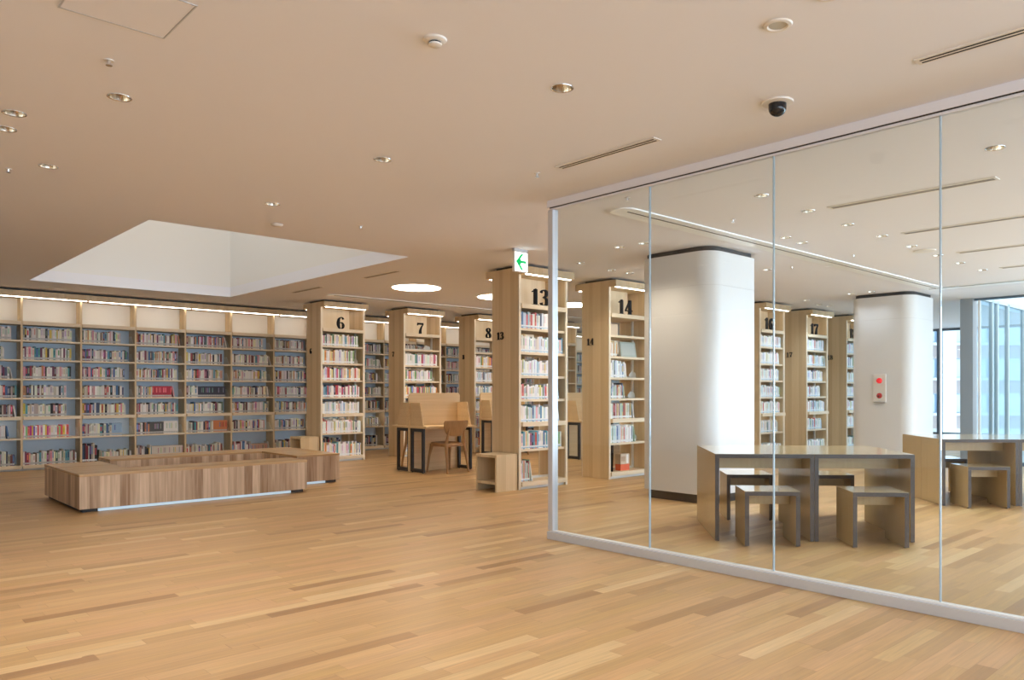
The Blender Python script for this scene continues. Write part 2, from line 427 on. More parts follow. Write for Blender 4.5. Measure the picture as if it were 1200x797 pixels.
b = MB(); b.box(14.4, 4.66, -0.1, X1, 4.72, CEIL); 
# outside: a terrace slab and the building across the street
b = MB(); b.box(14.3, -12, -0.4, 26, 4.6, -0.05); b.build('terrace', mat('terrace_paving', rgb(196, 200, 200), 0.8).name); tag(bpy.data.objects['terrace'], kind='structure')
mat('brick_band', rgb(196, 180, 176), 0.85); mat('pale_render', rgb(236, 238, 240), 0.8); mat('far_glass', rgb(150, 176, 200), 0.2)
mat('far_blind', rgb(222, 224, 226), 0.6)
FWD = Vector((math.cos(PHI), math.sin(PHI), 0)); RT = Vector((math.sin(PHI), -math.cos(PHI), 0))
bl = FWD * 66 + RT * (461 / 904 * 66)
root = thing('building', 'pale building with brick bands seen through the far windows', 'building', (bl.x, bl.y, -12), PHI - PI / 2)
b = MB(); b.box(-30, 0, 0, 40, 8, 40); b.build('wall', 'pale_render', root)
for k in range(-1, 13):
    z0 = 12 + 1.08 + (k - 4) * 3.0
    b = MB(); b.box(-30, -0.12, z0 + 0.0, 40, 0.0, z0 + 1.1); b.build('brick_band', 'brick_band', root)
    b = MB(); b.box(-30, -0.5, z0 + 1.1, 40, 0.0, z0 + 1.32); b.build('ledge', 'pale_render', root)
for k in range(3, 7):
    z0 = 12 + 1.08 + (k - 4) * 3.0 + 1.35
    for x in (-3.6, -1.1, 1.1, 3.3):
        b = MB(); b.box(x - 0.8, -0.06, z0, x + 0.8, 0.0, z0 + 1.6, 0); b.box(x - 0.75, -0.1, z0 + 0.05, x - 0.1, -0.05, z0 + 1.55, 1)
        b.build('window', ['far_glass', 'far_blind'], root)
b = MB(); b.box(-1.0, -1.2, 0, 0.1, -0.3, 40); b.build('pillar', 'pale_render', root)

# ------------------------------------------------------------------ numerals (fat-face strokes)
def stroke(b, pts, t0, t1, ox, oz, s, face):
    """variable-width ribbon through pts (x,z,w); extruded between depths t0..t1; face 'y' (looks -Y) or 'x' (looks -X)."""
    P = []
    n = len(pts)
    def cr(p0, p1, p2, p3, t):
        return tuple(0.5 * ((2 * p1[i]) + (-p0[i] + p2[i]) * t + (2 * p0[i] - 5 * p1[i] + 4 * p2[i] - p3[i]) * t * t + (-p0[i] + 3 * p1[i] - 3 * p2[i] + p3[i]) * t ** 3) for i in range(3))
    if n == 2: P = list(pts)
    else:
        for i in range(n - 1):
            q = [pts[max(i - 1, 0)], pts[i], pts[i + 1], pts[min(i + 2, n - 1)]]
            for k in range(5): P.append(cr(*q, k / 5))
        P.append(pts[-1])
    Lp, Rp = [], []
    for i, (x, z, w) in enumerate(P):
        a = P[max(i - 1, 0)]; c = P[min(i + 1, len(P) - 1)]
        dx, dz = c[0] - a[0], c[1] - a[1]; l = math.hypot(dx, dz) or 1
        nx, nz = -dz / l * w / 2, dx / l * w / 2
        Lp.append((x + nx, z + nz)); Rp.append((x - nx, z - nz))
    for i in range(len(P) - 1):
        quad = [Rp[i], Rp[i + 1], Lp[i + 1], Lp[i]]
        quad = [(ox + q[0] * s, oz + q[1] * s) for q in quad]
        if face == 'y': b.prism(quad, t0, t1, 'y')
        else:
            vs = [(t0, -q[0], q[1]) for q in quad] + [(t1, -q[0], q[1]) for q in quad]
            b.add(vs, [(3, 2, 1, 0), (4, 5, 6, 7), (0, 1, 5, 4), (1, 2, 6, 5), (2, 3, 7, 6), (3, 0, 4, 7)])
DIG = {
 '1': [[(.30, .96, .20), (.30, .03, .20)], [(.08, .80, .05), (.2, .86, .07), (.33, .97, .08)], [(.06, .03, .06), (.54, .03, .06)]],
 '3': [[(.10, .80, .14), (.14, .90, .09), (.28, .97, .05), (.44, .90, .13), (.47, .75, .18), (.40, .60, .11), (.24, .53, .05)],
       [(.24, .53, .05), (.42, .47, .10), (.50, .28, .20), (.42, .09, .12), (.25, .03, .05), (.13, .10, .09), (.10, .20, .16)]],
 '4': [[(.40, .97, .05), (.05, .32, .05)], [(.02, .29, .06), (.62, .29, .06)], [(.42, 1.0, .19), (.42, .03, .19)], [(.24, .03, .06), (.60, .03, .06)]],
 '6': [[(.50, .80, .14), (.46, .91, .09), (.34, .97, .05), (.20, .86, .13), (.13, .62, .20), (.13, .35, .21), (.20, .12, .12), (.32, .03, .05), (.46, .12, .13), (.50, .30, .18), (.44, .48, .11), (.32, .55, .05), (.20, .47, .05)]],
 '7': [[(.06, .76, .04), (.08, .98, .05)], [(.06, .91, .14), (.56, .91, .16)], [(.56, .88, .05), (.40, .60, .09), (.31, .30, .18), (.30, .03, .21)]],
 '8': [[(.32, .97, .05), (.17, .88, .12), (.15, .75, .16), (.24, .62, .14), (.42, .45, .16), (.50, .25, .18), (.45, .10, .13), (.31, .03, .05), (.15, .10, .12), (.11, .25, .14), (.18, .42, .09), (.32, .53, .08), (.44, .64, .10), (.48, .78, .13), (.44, .90, .10), (.32, .97, .05)]],
 '9': [[(.12, .20, .14), (.16, .09, .09), (.28, .03, .05), (.42, .14, .13), (.49, .38, .20), (.49, .65, .21), (.42, .88, .12), (.30, .97, .05), (.16, .88, .13), (.12, .70, .18), (.18, .52, .11), (.30, .45, .05), (.42, .53, .05)]],
}
def numeral(text, h, t0, t1, face):
    b = MB(); adv = 0.70 * h; x = -adv * len(text) / 2
    for ch in text:
        for st in DIG[ch]: stroke(b, [(p[0] * 1.16, p[1], p[2] * 1.12) for p in st], t0, t1, x, 0, h, face)
        x += adv
    return b

# ------------------------------------------------------------------ books
PAL_WHITE = [(244, 244, 242)] * 14 + [(230, 238, 246)] * 8 + [(224, 218, 210)] * 4 + [(206, 222, 236)] * 4 + [(160, 196, 220), (232, 176, 184), (140, 166, 130), (214, 200, 140), (90, 100, 120), (214, 110, 112), (230, 206, 180), (110, 146, 180)]
PAL_WALL = [(214, 210, 204)] * 10 + [(230, 228, 222)] * 9 + [(180, 172, 160)] * 3 + [(70, 80, 110), (52, 54, 66), (150, 60, 66), (92, 120, 110), (64, 104, 150), (120, 60, 90), (206, 180, 80), (36, 34, 40), (190, 130, 90), (88, 150, 160), (214, 150, 160), (120, 90, 70), (230, 226, 190), (100, 60, 60)]
PAL_PASTEL = [(240, 238, 236)] * 11 + [(226, 206, 206)] * 2 + [(206, 226, 214), (214, 206, 230), (190, 120, 140), (200, 70, 110), (236, 214, 150), (80, 110, 160), (110, 170, 190), (210, 90, 70), (120, 160, 110), (60, 60, 80), (238, 170, 90)]
PAL_BRIGHT = [(240, 170, 190), (236, 120, 120), (200, 60, 140), (130, 200, 130), (240, 200, 90), (240, 236, 230), (240, 236, 230), (230, 90, 100), (120, 90, 190), (240, 150, 90), (240, 236, 230)]
PAL_DARK = [(40, 44, 70), (30, 32, 44), (70, 40, 60), (60, 80, 120), (200, 196, 188), (96, 60, 50), (44, 70, 80), (160, 150, 140), (120, 40, 50)]
PAL_PIC = [(190, 200, 206), (214, 190, 110), (150, 60, 70), (230, 228, 222), (70, 90, 120), (160, 190, 170), (220, 220, 214), (210, 130, 90)]
CN = [('white', (236, 234, 230)), ('beige', (206, 200, 186)), ('pale blue', (196, 214, 230)), ('sky blue', (130, 184, 210)), ('pink', (226, 150, 165)), ('red', (200, 60, 70)), ('dark red', (130, 44, 56)),
      ('green', (120, 160, 110)), ('yellow', (220, 190, 90)), ('navy', (56, 66, 96)), ('blue', (70, 110, 165)), ('black', (36, 34, 40)), ('orange', (226, 130, 80)), ('brown', (120, 90, 70)), ('purple', (120, 60, 110)),
      ('grey', (160, 156, 150)), ('teal', (88, 150, 150)), ('magenta', (200, 65, 120)), ('pale green', (206, 226, 212)), ('tan', (190, 160, 120))]
def cname(c): return min(CN, key=lambda q: sum((a - b_) ** 2 for a, b_ in zip(q[1], c)))[0]
BOOKS = []      # dicts: pos (left-front-bottom), w,h,d, col, lean, face(+1 spine to -Y, -1 spine to +Y), where, rank
def book_geo(b, w, h, d, col, col2, sticker, band, T_, lean=0.0):
    c = rgb(*col); pg = rgb(232, 226, 210); t = min(0.0028, w * 0.2)
    tmp = MB()
    tmp.box(0, 0, 0, t, d, h, 0, c); tmp.box(w - t, 0, 0, w, d, h, 0, c)
    tmp.box(t, 0, 0, w - t, t, h, 0, c); tmp.box(t, t, 0.003, w - t, d - 0.004, h - 0.004, 0, pg)
    if col2:
        tmp.add([(w * .22, -.0006, h * .42), (w * .78, -.0006, h * .42), (w * .78, -.0006, h * .86), (w * .22, -.0006, h * .86)], [(0, 1, 2, 3)], 0, rgb(*col2))
    if sticker:
        tmp.add([(0.001, -.0008, .012), (w - .001, -.0008, .012), (w - .001, -.0008, .040), (0.001, -.0008, .040)], [(0, 1, 2, 3)], 0, rgb(*sticker))
    if band:
        tmp.add([(0.001, -.0009, .014), (w - .001, -.0009, .014), (w - .001, -.0009, .021), (0.001, -.0009, .021)], [(0, 1, 2, 3)], 0, rgb(*band))
    cl, sl = math.cos(lean), math.sin(lean)
    vs = []
    for x, y, z in tmp.v:
        if lean: x, z = (x * cl + z * sl, -x * sl + z * cl) if lean > 0 else (w + (x - w) * cl + z * sl, -(x - w) * sl + z * cl)
        vs.append(T_ @ Vector((x, y, z)))
    b.add([tuple(v) for v in vs], tmp.f, 0, tmp.c)
def row(where, shelf, x0, x1, y, z, gap, fill=0.9, pal=PAL_WHITE, hr=(0.17, 0.215), dr=0.15, face=1, sticker=(240, 244, 248), band=None, runs=(), lean_end=0.3, wr=(0.014, 0.034), rank=True, start=0.0):
    """a row of books from x0 to x1; runs: list of (start fraction, end fraction, colour)"""
    Lr = x1 - x0; x = x0 + 0.004 + start * Lr; end = x0 + Lr * fill; k = 0
    while True:
        w = RND.uniform(*wr); h = min(RND.uniform(*hr), gap - 0.02); d = dr + RND.uniform(-0.02, 0.02)
        col = RND.choice(pal); j = RND.uniform(-10, 10); col = tuple(max(0, min(255, c + j + RND.uniform(-6, 6))) for c in col)
        f = (x - x0) / Lr
        for a, e, rc, rh, rw in runs:
            if a <= f < e: col = rc; h = min(rh, gap - 0.02); w = rw
        lum = sum(col) / 3
        c2 = None
        if RND.random() < 0.5: c2 = tuple(max(0, min(255, c + (-38 if lum > 120 else 80) + RND.uniform(-30, 30))) for c in col)
        if RND.random() < 0.06: c2 = RND.choice([(200, 70, 80), (80, 130, 180), (220, 190, 90), (90, 150, 100)])
        if x + w > end: break
        k += 1
        BOOKS.append(dict(p=(x, y, z), w=w, h=h, d=d, col=col, c2=c2, st=sticker, band=band, lean=0.0, face=face, where=where, shelf=shelf, k=k, rank=rank))
        x += w + 0.0008
    if k and rank and fill < 0.97 and RND.random() < lean_end and BOOKS[-1]['w'] < 0.03:
        w = RND.uniform(0.012, 0.022); h = min(RND.uniform(*hr), gap - 0.03); ln = -rad(RND.uniform(6, 12))
        if x + w + h * 0.22 < x1:
            # leans left against its neighbour
            BOOKS.append(dict(p=(x + h * math.sin(-ln), y, z), w=w, h=h, d=dr, col=RND.choice(pal), c2=None, st=sticker, band=band, lean=ln, face=face, where=where, shelf=shelf, k=k + 1, rank=rank))
    return x
LEV = [2.015, 1.715, 1.42, 1.125, 0.84, 0.50, 0.095]       # shelf top surfaces, rows one to seven
TH = [0.03, 0.03, 0.03, 0.03, 0.055, 0.03, 0.055]
NUMZ = 2.315                                             # top of the number shelf
GAPS = [2.26 - 2.015] + [LEV[i] - TH[i] - LEV[i + 1] for i in range(6)]

# ------------------------------------------------------------------ double-sided numbered bookcases
BW, BD = 0.85, 0.50
MC = {}
def cached(key, fn):
    if key not in MC: MC[key] = fn()
    return MC[key]
def m_box(*a, mats='ash_shelf', name='part'):
    def f():
        b = MB(); b.box(*a); return b.mesh(name, [mats])
    return f
def bookcase(num, X, Y, label):
    r = thing('bookcase', label, 'bookcase', (X, Y, 0), 0, 'numbered bookcases')
    put('end_panel', cached('ep', m_box(0, 0, 0, 0.03, BD, 2.675, mats='ash_panel')), r)
    put('end_panel', cached('ep', None), r, (BW - 0.03, 0, 0))
    def posts():
        b = MB()
        for x in (0.0, BW - 0.034):
            for y in (-0.012, BD - 0.012): b.box(x, y, 0, x + 0.034, y + 0.024, 2.675)
        return b.mesh('post', ['ash_post'])
    put('corner_post', cached('post', posts), r)
    for i, (z, t) in enumerate(zip(LEV, TH)):
        f = 0.0
        if i == 4: f = 0.045
        if i == 6: f = 0.03
        def mk():
            b = MB(); b.box(0.034, -f + 0.012, z - t, BW - 0.034, BD - 0.012 + f, z)
            if f: b.box(0.036, -f - 0.004, z - t, BW - 0.036, -f + 0.012, z)
            return b.mesh('shelf', ['ash_shelf'])
        put('shelf', cached('sh%d' % i, mk), r)
    put('shelf', cached('shn', m_box(0.034, -0.03, NUMZ - 0.055, BW - 0.034, BD + 0.02, NUMZ, mats='ash_shelf')), r)
    put('back_panel', cached('bp', m_box(0.034, 0.235, NUMZ, BW * 0.80, 0.255, 2.675, mats='ash_back')), r)
    def fr():
        b = MB()
        for x in (0.034, BW - 0.064): b.box(x, 0.232, 0.1, x + 0.03, 0.262, NUMZ - 0.055)
        for z, t in zip(LEV, TH): b.box(0.064, 0.238, z, BW - 0.064, 0.256, z + 0.028)
        return b.mesh('back_frame', ['white_metal'])
    put('back_frame', cached('bf', fr), r)
    put('plinth', cached('pl', m_box(0.034, 0.02, 0, BW - 0.034, BD - 0.02, 0.04, mats='white_metal')), r)
    def cap():
        b = MB(); b.box(0, -0.14, 2.675, BW, BD + 0.14, 2.765, 0); b.box(0.06, 0.0, 2.765, BW - 0.06, BD, CEIL - 0.002, 1); return b.mesh('cap', ['ash_panel', 'gap_shade'])
    c = put('canopy', cached('cap', cap), r)
    for y in (-0.12, BD + 0.08):
        put('light_strip', cached('ls', m_box(0.04, 0, 2.666, BW - 0.04, 0.028, 2.676, mats='led_warm')), c, (0, y + 0.005, 0))
    for y in (0.03, BD - 0.05):
        put('light_strip', cached('ls2', m_box(0.06, 0, LEV[4] - TH[4] - 0.001, BW - 0.06, 0.015, LEV[4] - TH[4], mats='led_soft')), r, (0, y, 0))
    if num:
        n = numeral(num, 0.215, 0.03, 0.058, 'y').build('numeral', 'numeral_black', r, 0, (BW * 0.475, 0, NUMZ + 0.001))
        n2 = numeral(num, 0.095, -0.012, -0.0005, 'x').build('side_numeral', 'numeral_black', r, 0, (0, 0.345, 1.88))
    def br():
        b = MB(); b.prism([(0.03, 0), (0.17, 0), (0.17, 0.05), (0.10, 0.115), (0.06, 0.115), (0.03, 0.07)], 0, 0.002, 'x'); return b.mesh('bookend', ['acrylic'])
    return r
def bookend(r, z, x, name='bookend'):
    """folded plate with a wavy top, standing across the shelf"""
    def br():
        b = MB(); n = 12; poly = [(0.0, 0), (0.19, 0)]
        for k in range(n + 1):
            t = k / n; poly.append((0.19 - 0.19 * t, 0.055 + 0.05 * math.sin(PI * t) + 0.012 * math.sin(3 * PI * t)))
        b.prism(poly, 0, 0.002, 'x'); b.box(-0.06, 0.0, 0, 0.0, 0.12, 0.0015); return b.mesh('bookend', ['acrylic'])
    return br
def m_bookend():
    b = MB(); n = 14; poly = [(0.0, 0), (0.16, 0)]
    for k in range(n + 1):
        t = k / n; poly.append((0.16 - 0.16 * t, 0.05 + 0.045 * math.sin(PI * t) ** 0.7 + 0.008 * math.sin(4 * PI * t)))
    b.prism(poly, 0, 0.002, 'y')            # broad face towards the room
    b.box(0.0, 0, 0, 0.16, 0.10, 0.0015)
    return b.mesh('bookend', ['acrylic'])

def fill_front(where, X, Y, specs, rear=True, dr=0.15, **kw):
    for i, sp in enumerate(specs):
        if sp is None: continue
        a = dict(pal=PAL_WHITE, fill=0.9); a.update(kw); a.update(sp)
        off = -0.03 if i in (4,) else (-0.02 if i == 6 else 0)
        row(where, i + 1, X + 0.036, X + BW - 0.036, Y + 0.018 + off * 0.3, LEV[i], GAPS[i], dr=dr, **a)
    if rear:
        for i in range(7):
            row(where + ' rear', i + 1, X + 0.036, X + BW - 0.036, Y + BD - 0.02, LEV[i], GAPS[i], fill=RND.uniform(0.45, 0.9), pal=PAL_WALL, hr=(0.175, 0.215), dr=0.15, face=-1, rank=False)

R1Y, R2Y = 7.18, 12.30
bc13 = bookcase('13', 6.32, R1Y, 'light wooden bookcase numbered thirteen, right beside the partition end post')
bc14 = bookcase('14', 7.985, R1Y, 'light wooden bookcase numbered fourteen, half empty, beside the nearer white column')
bc15 = None
bc16 = bookcase('16', 11.90, R1Y, 'light wooden bookcase numbered sixteen, between the white column and bookcase seventeen')
bc17 = bookcase('17', 13.56, R1Y, 'light wooden bookcase numbered seventeen, seen through the glass between sixteen and eighteen')
bc18 = bookcase('18', 15.22, R1Y, 'light wooden bookcase numbered eighteen, half hidden by the white column with the alarm')
bc6 = bookcase('6', 6.31, R2Y, 'light wooden bookcase numbered six, standing behind the wooden benches')
bc7 = bookcase('7', 7.975, R2Y, 'light wooden bookcase numbered seven, standing behind the desk with the chair')
bc8 = bookcase('8', 9.64, R2Y, 'light wooden bookcase numbered eight, partly hidden behind bookcase thirteen')
bc9 = bookcase('9', 11.74, R2Y, 'light wooden bookcase glimpsed between bookcases thirteen and fourteen, its number cut off')
blue = (96, 176, 222)
fill_front('bookcase 13', 6.32, R1Y, [
    dict(fill=0.86), dict(fill=0.97), dict(fill=0.72), dict(fill=0.82, hr=(0.15, 0.2)), dict(fill=0.84, hr=(0.17, 0.22)),
    dict(fill=0.97, pal=PAL_PASTEL, hr=(0.19, 0.23)), dict(fill=0.24, pal=PAL_PIC, hr=(0.22, 0.27), wr=(0.012, 0.024))],
    rear=False, band=blue)
for i in (0, 1, 2, 3, 4, 5):
    row('bookcase 13 rear', i + 1, 6.36, 6.32 + BW - 0.04, R1Y + BD - 0.02, LEV[i], GAPS[i], fill=0.8, pal=PAL_WALL, hr=(0.17, 0.21), dr=0.14, face=-1, rank=False)
fill_front('bookcase 14', 7.985, R1Y, [
    None, dict(fill=0.22, pal=PAL_PIC, wr=(0.008, 0.016)), dict(fill=0.42, pal=PAL_WHITE, hr=(0.19, 0.25), wr=(0.012, 0.03)), dict(fill=0.40, pal=PAL_PIC, hr=(0.16, 0.23)),
    dict(fill=0.62, pal=PAL_PIC + [(150, 60, 60), (120, 50, 50)], hr=(0.21, 0.22), wr=(0.012, 0.02)), dict(fill=0.66, pal=PAL_WHITE, hr=(0.21, 0.26), wr=(0.008, 0.026)), None], rear=False)
for n_, X_ in (('16', 11.90), ('17', 13.56), ('18', 15.22)):
    fill_front('bookcase ' + n_, X_, R1Y, [dict(fill=RND.uniform(0.7, 0.95)) for _ in range(7)], band=blue)
fill_front('bookcase 6', 6.31, R2Y, [dict(fill=0.93, pal=PAL_PASTEL), dict(fill=0.82, pal=PAL_PASTEL, hr=(0.2, 0.24)), dict(fill=0.95, pal=PAL_PASTEL, hr=(0.19, 0.23)), dict(fill=0.93, pal=PAL_PASTEL),
    dict(fill=0.94), dict(fill=0.98, pal=PAL_WHITE, hr=(0.19, 0.22)), dict(fill=0.97, pal=PAL_PASTEL, hr=(0.2, 0.25))])
fill_front('bookcase 7', 7.975, R2Y, [None, dict(fill=0.95, pal=PAL_PASTEL, hr=(0.2, 0.23)), dict(fill=0.8, pal=PAL_PASTEL), dict(fill=0.95, pal=PAL_PASTEL), dict(fill=0.9), dict(fill=0.9), dict(fill=0.9)], rear=False)
fill_front('bookcase 8', 9.64, R2Y, [None, dict(fill=0.95, pal=PAL_PASTEL, hr=(0.2, 0.23)), dict(fill=0.97), dict(fill=0.95), dict(fill=0.9), dict(fill=0.95), dict(fill=0.95, pal=PAL_PASTEL)], rear=False)
for Xr in (7.975, 9.64):
    for i in (2, 3, 4, 5):
        row('rear', i + 1, Xr + 0.04, Xr + BW - 0.04, R2Y + BD - 0.02, LEV[i], GAPS[i], fill=0.75, pal=PAL_DARK, dr=0.14, face=-1, rank=False)
    row('rear', 1, Xr + 0.04, Xr + BW - 0.04, R2Y + BD - 0.02, LEV[0], GAPS[0], fill=0.62, pal=PAL_DARK, hr=(0.1, 0.13), dr=0.12, face=-1, rank=False)
fill_front('bookcase 9', 11.74, R2Y, [dict(fill=0.0), dict(fill=0.0), dict(fill=0.4), dict(fill=0.5), dict(fill=0.8), dict(fill=0.8), dict(fill=0.8)], rear=False)
# bookends: things standing on the shelves
BE = m_bookend()
BEND = [(X, Y, lev, num, fr) for X, Y, num, items in (
        (6.32, R1Y, '13', ((0, .88), (1, .0), (2, .78), (3, .86), (4, .87))),
        (7.985, R1Y, '14', ((2, .75), (3, .72), (4, .0), (5, .78))),
        (7.975, R2Y, '7', ((0, .66), (2, .83))), (9.64, R2Y, '8', ((0, .7),)), (11.90, R1Y, '16', ((0, .80),)), (6.31, R2Y, '6', ((1, .85),))) for lev, fr in items if fr]
ORD = ['top', 'second', 'third', 'fourth', 'fifth', 'sixth', 'bottom']
for X, Y, lev, num, fr in BEND:
    x = min(X + BW * fr, X + BW - 0.036 - 0.163)
    tag(put('bookend', BE, None, (x, Y + 0.17, LEV[lev] + 0.0005)), 'grey wavy-topped bookend on the %s book shelf of bookcase %s' % (ORD[lev], dict([('13', 'thirteen'), ('14', 'fourteen'), ('16', 'sixteen'), ('6', 'six'), ('7', 'seven'), ('8', 'eight')])[num]), 'bookend', 'bookends')

# things on bookcase 14
b = MB(); b.box(0, 0, 0, 0.19, 0.10, 0.09, 1); b.box(0, 0, 0.09, 0.19, 0.10, 0.235, 0); b.box(0.125, -0.001, 0.10, 0.165, 0.0, 0.225, 2); b.box(0.01, -0.001, 0.13, 0.10, 0.0, 0.20, 3)
mat('box_orange', rgb(226, 96, 50), 0.5); mat('box_beige', rgb(206, 186, 160), 0.5); mat('box_white', rgb(236, 234, 228), 0.5); mat('box_tan', rgb(178, 150, 124), 0.5)
tag(b.build('file_box', ['box_beige', 'box_orange', 'box_white', 'box_tan'], None, 0, (8.30, R1Y + 0.05, LEV[6])), 'orange and beige file box on the bottom shelf of bookcase fourteen', 'box')
b = MB(); b.box(0, 0, 0, 0.34, 0.012, 0.225, 0); b.box(0.03, -0.001, 0.03, 0.31, 0, 0.2, 1)
mat('album_green', rgb(168, 182, 176), 0.4); mat('album_grey', rgb(186, 196, 194), 0.4)
o = b.build('picture_book', ['album_green', 'album_grey'], None, 0, (8.36, R1Y + 0.09, LEV[1])); o.rotation_euler = (rad(-9), 0, 0)
tag(o, 'grey-green large picture book standing face out on second book shelf of bookcase fourteen', 'book')
b = MB(); b.box(0, 0, 0, 0.20, 0.2, 0.16, 0); o = b.build('storage_box', ['box_beige'], None, 0.004, (8.04, R1Y + 0.05, LEV[0]))
tag(o, 'small beige storage box on the top book shelf of bookcase fourteen', 'box')
b = MB(); 
for x, h in ((0.0, 0.27), (0.035, 0.25), (0.075, 0.26)): b.rod([(x, 0, 0, 0.006, 0.03), (x + 0.012, 0, h, 0.006, 0.03)], 8)
o = b.build('magazines', 'plastic_dark', None, 0, (8.06, R1Y + 0.08, LEV[6])); tag(o, 'dark thin magazines leaning on the bottom shelf of bookcase fourteen', 'magazines')

# ------------------------------------------------------------------ wall bookcases
WY, WP, WX0 = 14.20, 0.797, 0.746
WLEV = [2.015, 1.715, 1.42, 1.125, 0.835, 0.50, 0.085]
NB = 22
def wall_bay(k):
    X = WX0 + WP * k
    r = thing('wall_bookcase', 'x', 'bookcase', (X, WY, 0), 0, 'wall bookcases along the back wall')
    put('upright', cached('wu', m_box(0, 0, 0.06, 0.028, 0.33, 2.67, mats='ash_panel')), r)
    for i, z in enumerate(WLEV):
        t = 0.05 if i in (4, 6) else 0.026
        f = 0.05 if i == 4 else (0.02 if i == 6 else 0.0)
        put('shelf', cached('ws%d' % i, m_box(0.028, -f, z - t, WP - (0.0 if f == 0 else 0), 0.32, z, mats='ash_shelf')), r)
    put('shelf', cached('wsn', m_box(0.028, -0.02, 2.25, WP, 0.32, 2.305, mats='ash_shelf')), r)
    put('back_panel', cached('wb', m_box(0.028, 0.32, 0.06, WP, 0.335, 2.25, mats='daylight_blue_back')), r)
    put('top_back_panel', cached('wt', m_box(0.028, 0.26, 2.305, WP, 0.335, 2.67, mats='cream_back')), r)
    put('plinth', cached('wk', m_box(0, 0.05, 0, WP, 0.3, 0.06, mats='white_metal')), r)
    for i in (0, 1, 2, 3, 5):
        def mk():
            b = MB(); b.prism([(0.05, 0), (0.30, 0), (0.30, 0.14), (0.18, 0.14)], 0, 0.003, 'x'); return b.mesh('shelf_bracket', ['ash_post'])
        put('shelf_bracket', cached('wbr', mk), r, (WP - 0.004, 0, WLEV[i]))
    put('light_strip', cached('wls', m_box(0.06, 0.02, WLEV[4] - 0.051, WP - 0.03, 0.035, WLEV[4] - 0.05, mats='led_soft')), r)
    return r
names = {2: 'leftmost bay seen whole', 3: 'second whole bay from the left', 4: 'third whole bay from the left', 5: 'fourth whole bay from the left', 6: 'fifth whole bay from the left', 7: 'bay just left of bookcase six',
         1: 'bay cut by the left photo edge'}
BAYS = [k for k in range(-1, NB)]
for k in BAYS:
    r = wall_bay(k)
    if k in names: r['label'] = 'wooden wall bookcase with back panel coloured daylight blue, ' + names[k]
    elif k < 1: r['label'] = 'wooden wall bookcase standing outside the photo, %s of bay at left edge' % ('next left' if k == 0 else 'second left')
    elif k < 10: r['label'] = 'wooden wall bookcase behind bookcases six and seven, %s' % {8: 'mostly hidden by bookcase six', 9: 'just right of bookcase 6'}[k]
    elif k < 13: r['label'] = 'wooden wall bookcase %s' % {10: 'mostly hidden by bookcase seven', 11: 'behind bookcase seven on its right side', 12: 'just left of bookcase 8'}[k]
    else: r['label'] = 'wooden wall bookcase far back, hidden by the numbered bookcases, %s of these from the left' % ['first', 'second', 'third', 'fourth', 'fifth', 'sixth', 'seventh', 'eighth', 'ninth', 'tenth'][k - 13]
    X = WX0 + WP * k
    if k > 18: continue
    for i, z in enumerate(WLEV):
        gap = [0.235, .27, .265, .265, .24, .30, .36][i]
        hr = (0.165, 0.205); pal = PAL_WALL; fill = RND.uniform(0.76, 0.96); runs = (); start = 0
        if k == 4 and i in (3,): runs = [(0.3, 0.72, (178, 40, 62), 0.19, 0.02)]
        if k == 4 and i in (5,): runs = [(0.26, 0.55, (84, 84, 84), 0.2, 0.018), (0.55, 0.9, (232, 230, 226), 0.21, 0.02)]; fill = 0.88
        if k == 3 and i in (5,): runs = [(0.55, 0.9, (150, 182, 212), 0.2, 0.03)]
        if k == 5 and i == 3: runs = [(0.25, 0.88, (58, 60, 74), 0.19, 0.026)]
        if k == 5 and i == 5: runs = [(0.6, 0.97, (208, 130, 84), 0.2, 0.02)]
        if k == 2 and i == 5: pal = PAL_BRIGHT; fill = 0.8
        if k == 4 and i == 6: runs = [(0.3, 0.97, (214, 208, 200), 0.2, 0.022)]; fill = 0.97
        if k == 6 and i == 6: runs = [(0.45, 0.85, (196, 160, 140), 0.16, 0.02)]
        if i == 6: hr = (0.16, 0.23)
        if k == 3 and i == 6: hr = (0.14, 0.19); row('wall bay %d' % k, i + 1, X + 0.03, X + 0.03 + 0.24, WY + 0.02, z, gap, fill=0.95, pal=PAL_DARK, hr=(0.25, 0.3), wr=(0.012, 0.026)); start = 0.32; fill = 0.97
        if k >= 8 and i in (5, 6): pal = PAL_DARK if i == 6 else PAL_WHITE
        if k == 2 and i in (0, 1, 2): fill = 0.86
        row('wall bay %d' % k, i + 1, X + 0.03, X + WP, WY + 0.02, z, gap, fill=fill, pal=pal, hr=hr, dr=0.16, sticker=(188, 188, 186), runs=runs, start=start)
XL = WX0 + WP * (BAYS[-1] + 1)
r = thing('shelf_canopy', 'long wooden canopy with warm light strips running above the wall bookcases', 'canopy', (WX0 - WP, WY, 0))
Lw = XL - WX0 + WP
b = MB(); b.box(-0.1, -0.10, 2.675, Lw, 0.40, 2.765); b.build('canopy_board', 'ash_panel', r)
b = MB(); b.box(-0.1, 0.10, 2.765, Lw, 0.40, CEIL - 0.002); b.build('shadow_gap', 'gap_shade', r)
x = 0.0
while x < Lw - 0.2:
    put('light_strip', cached('wled', m_box(0, -0.06, 2.666, WP * 2 - 0.04, -0.03, 2.676, mats='led_warm')), r, (x + 0.12, 0, 0)); x += WP * 2
b = MB(); b.box(-0.1, 0.0, 0.0, 0.0, 0.33, 2.67); b.build('end_panel', 'ash_panel', r)

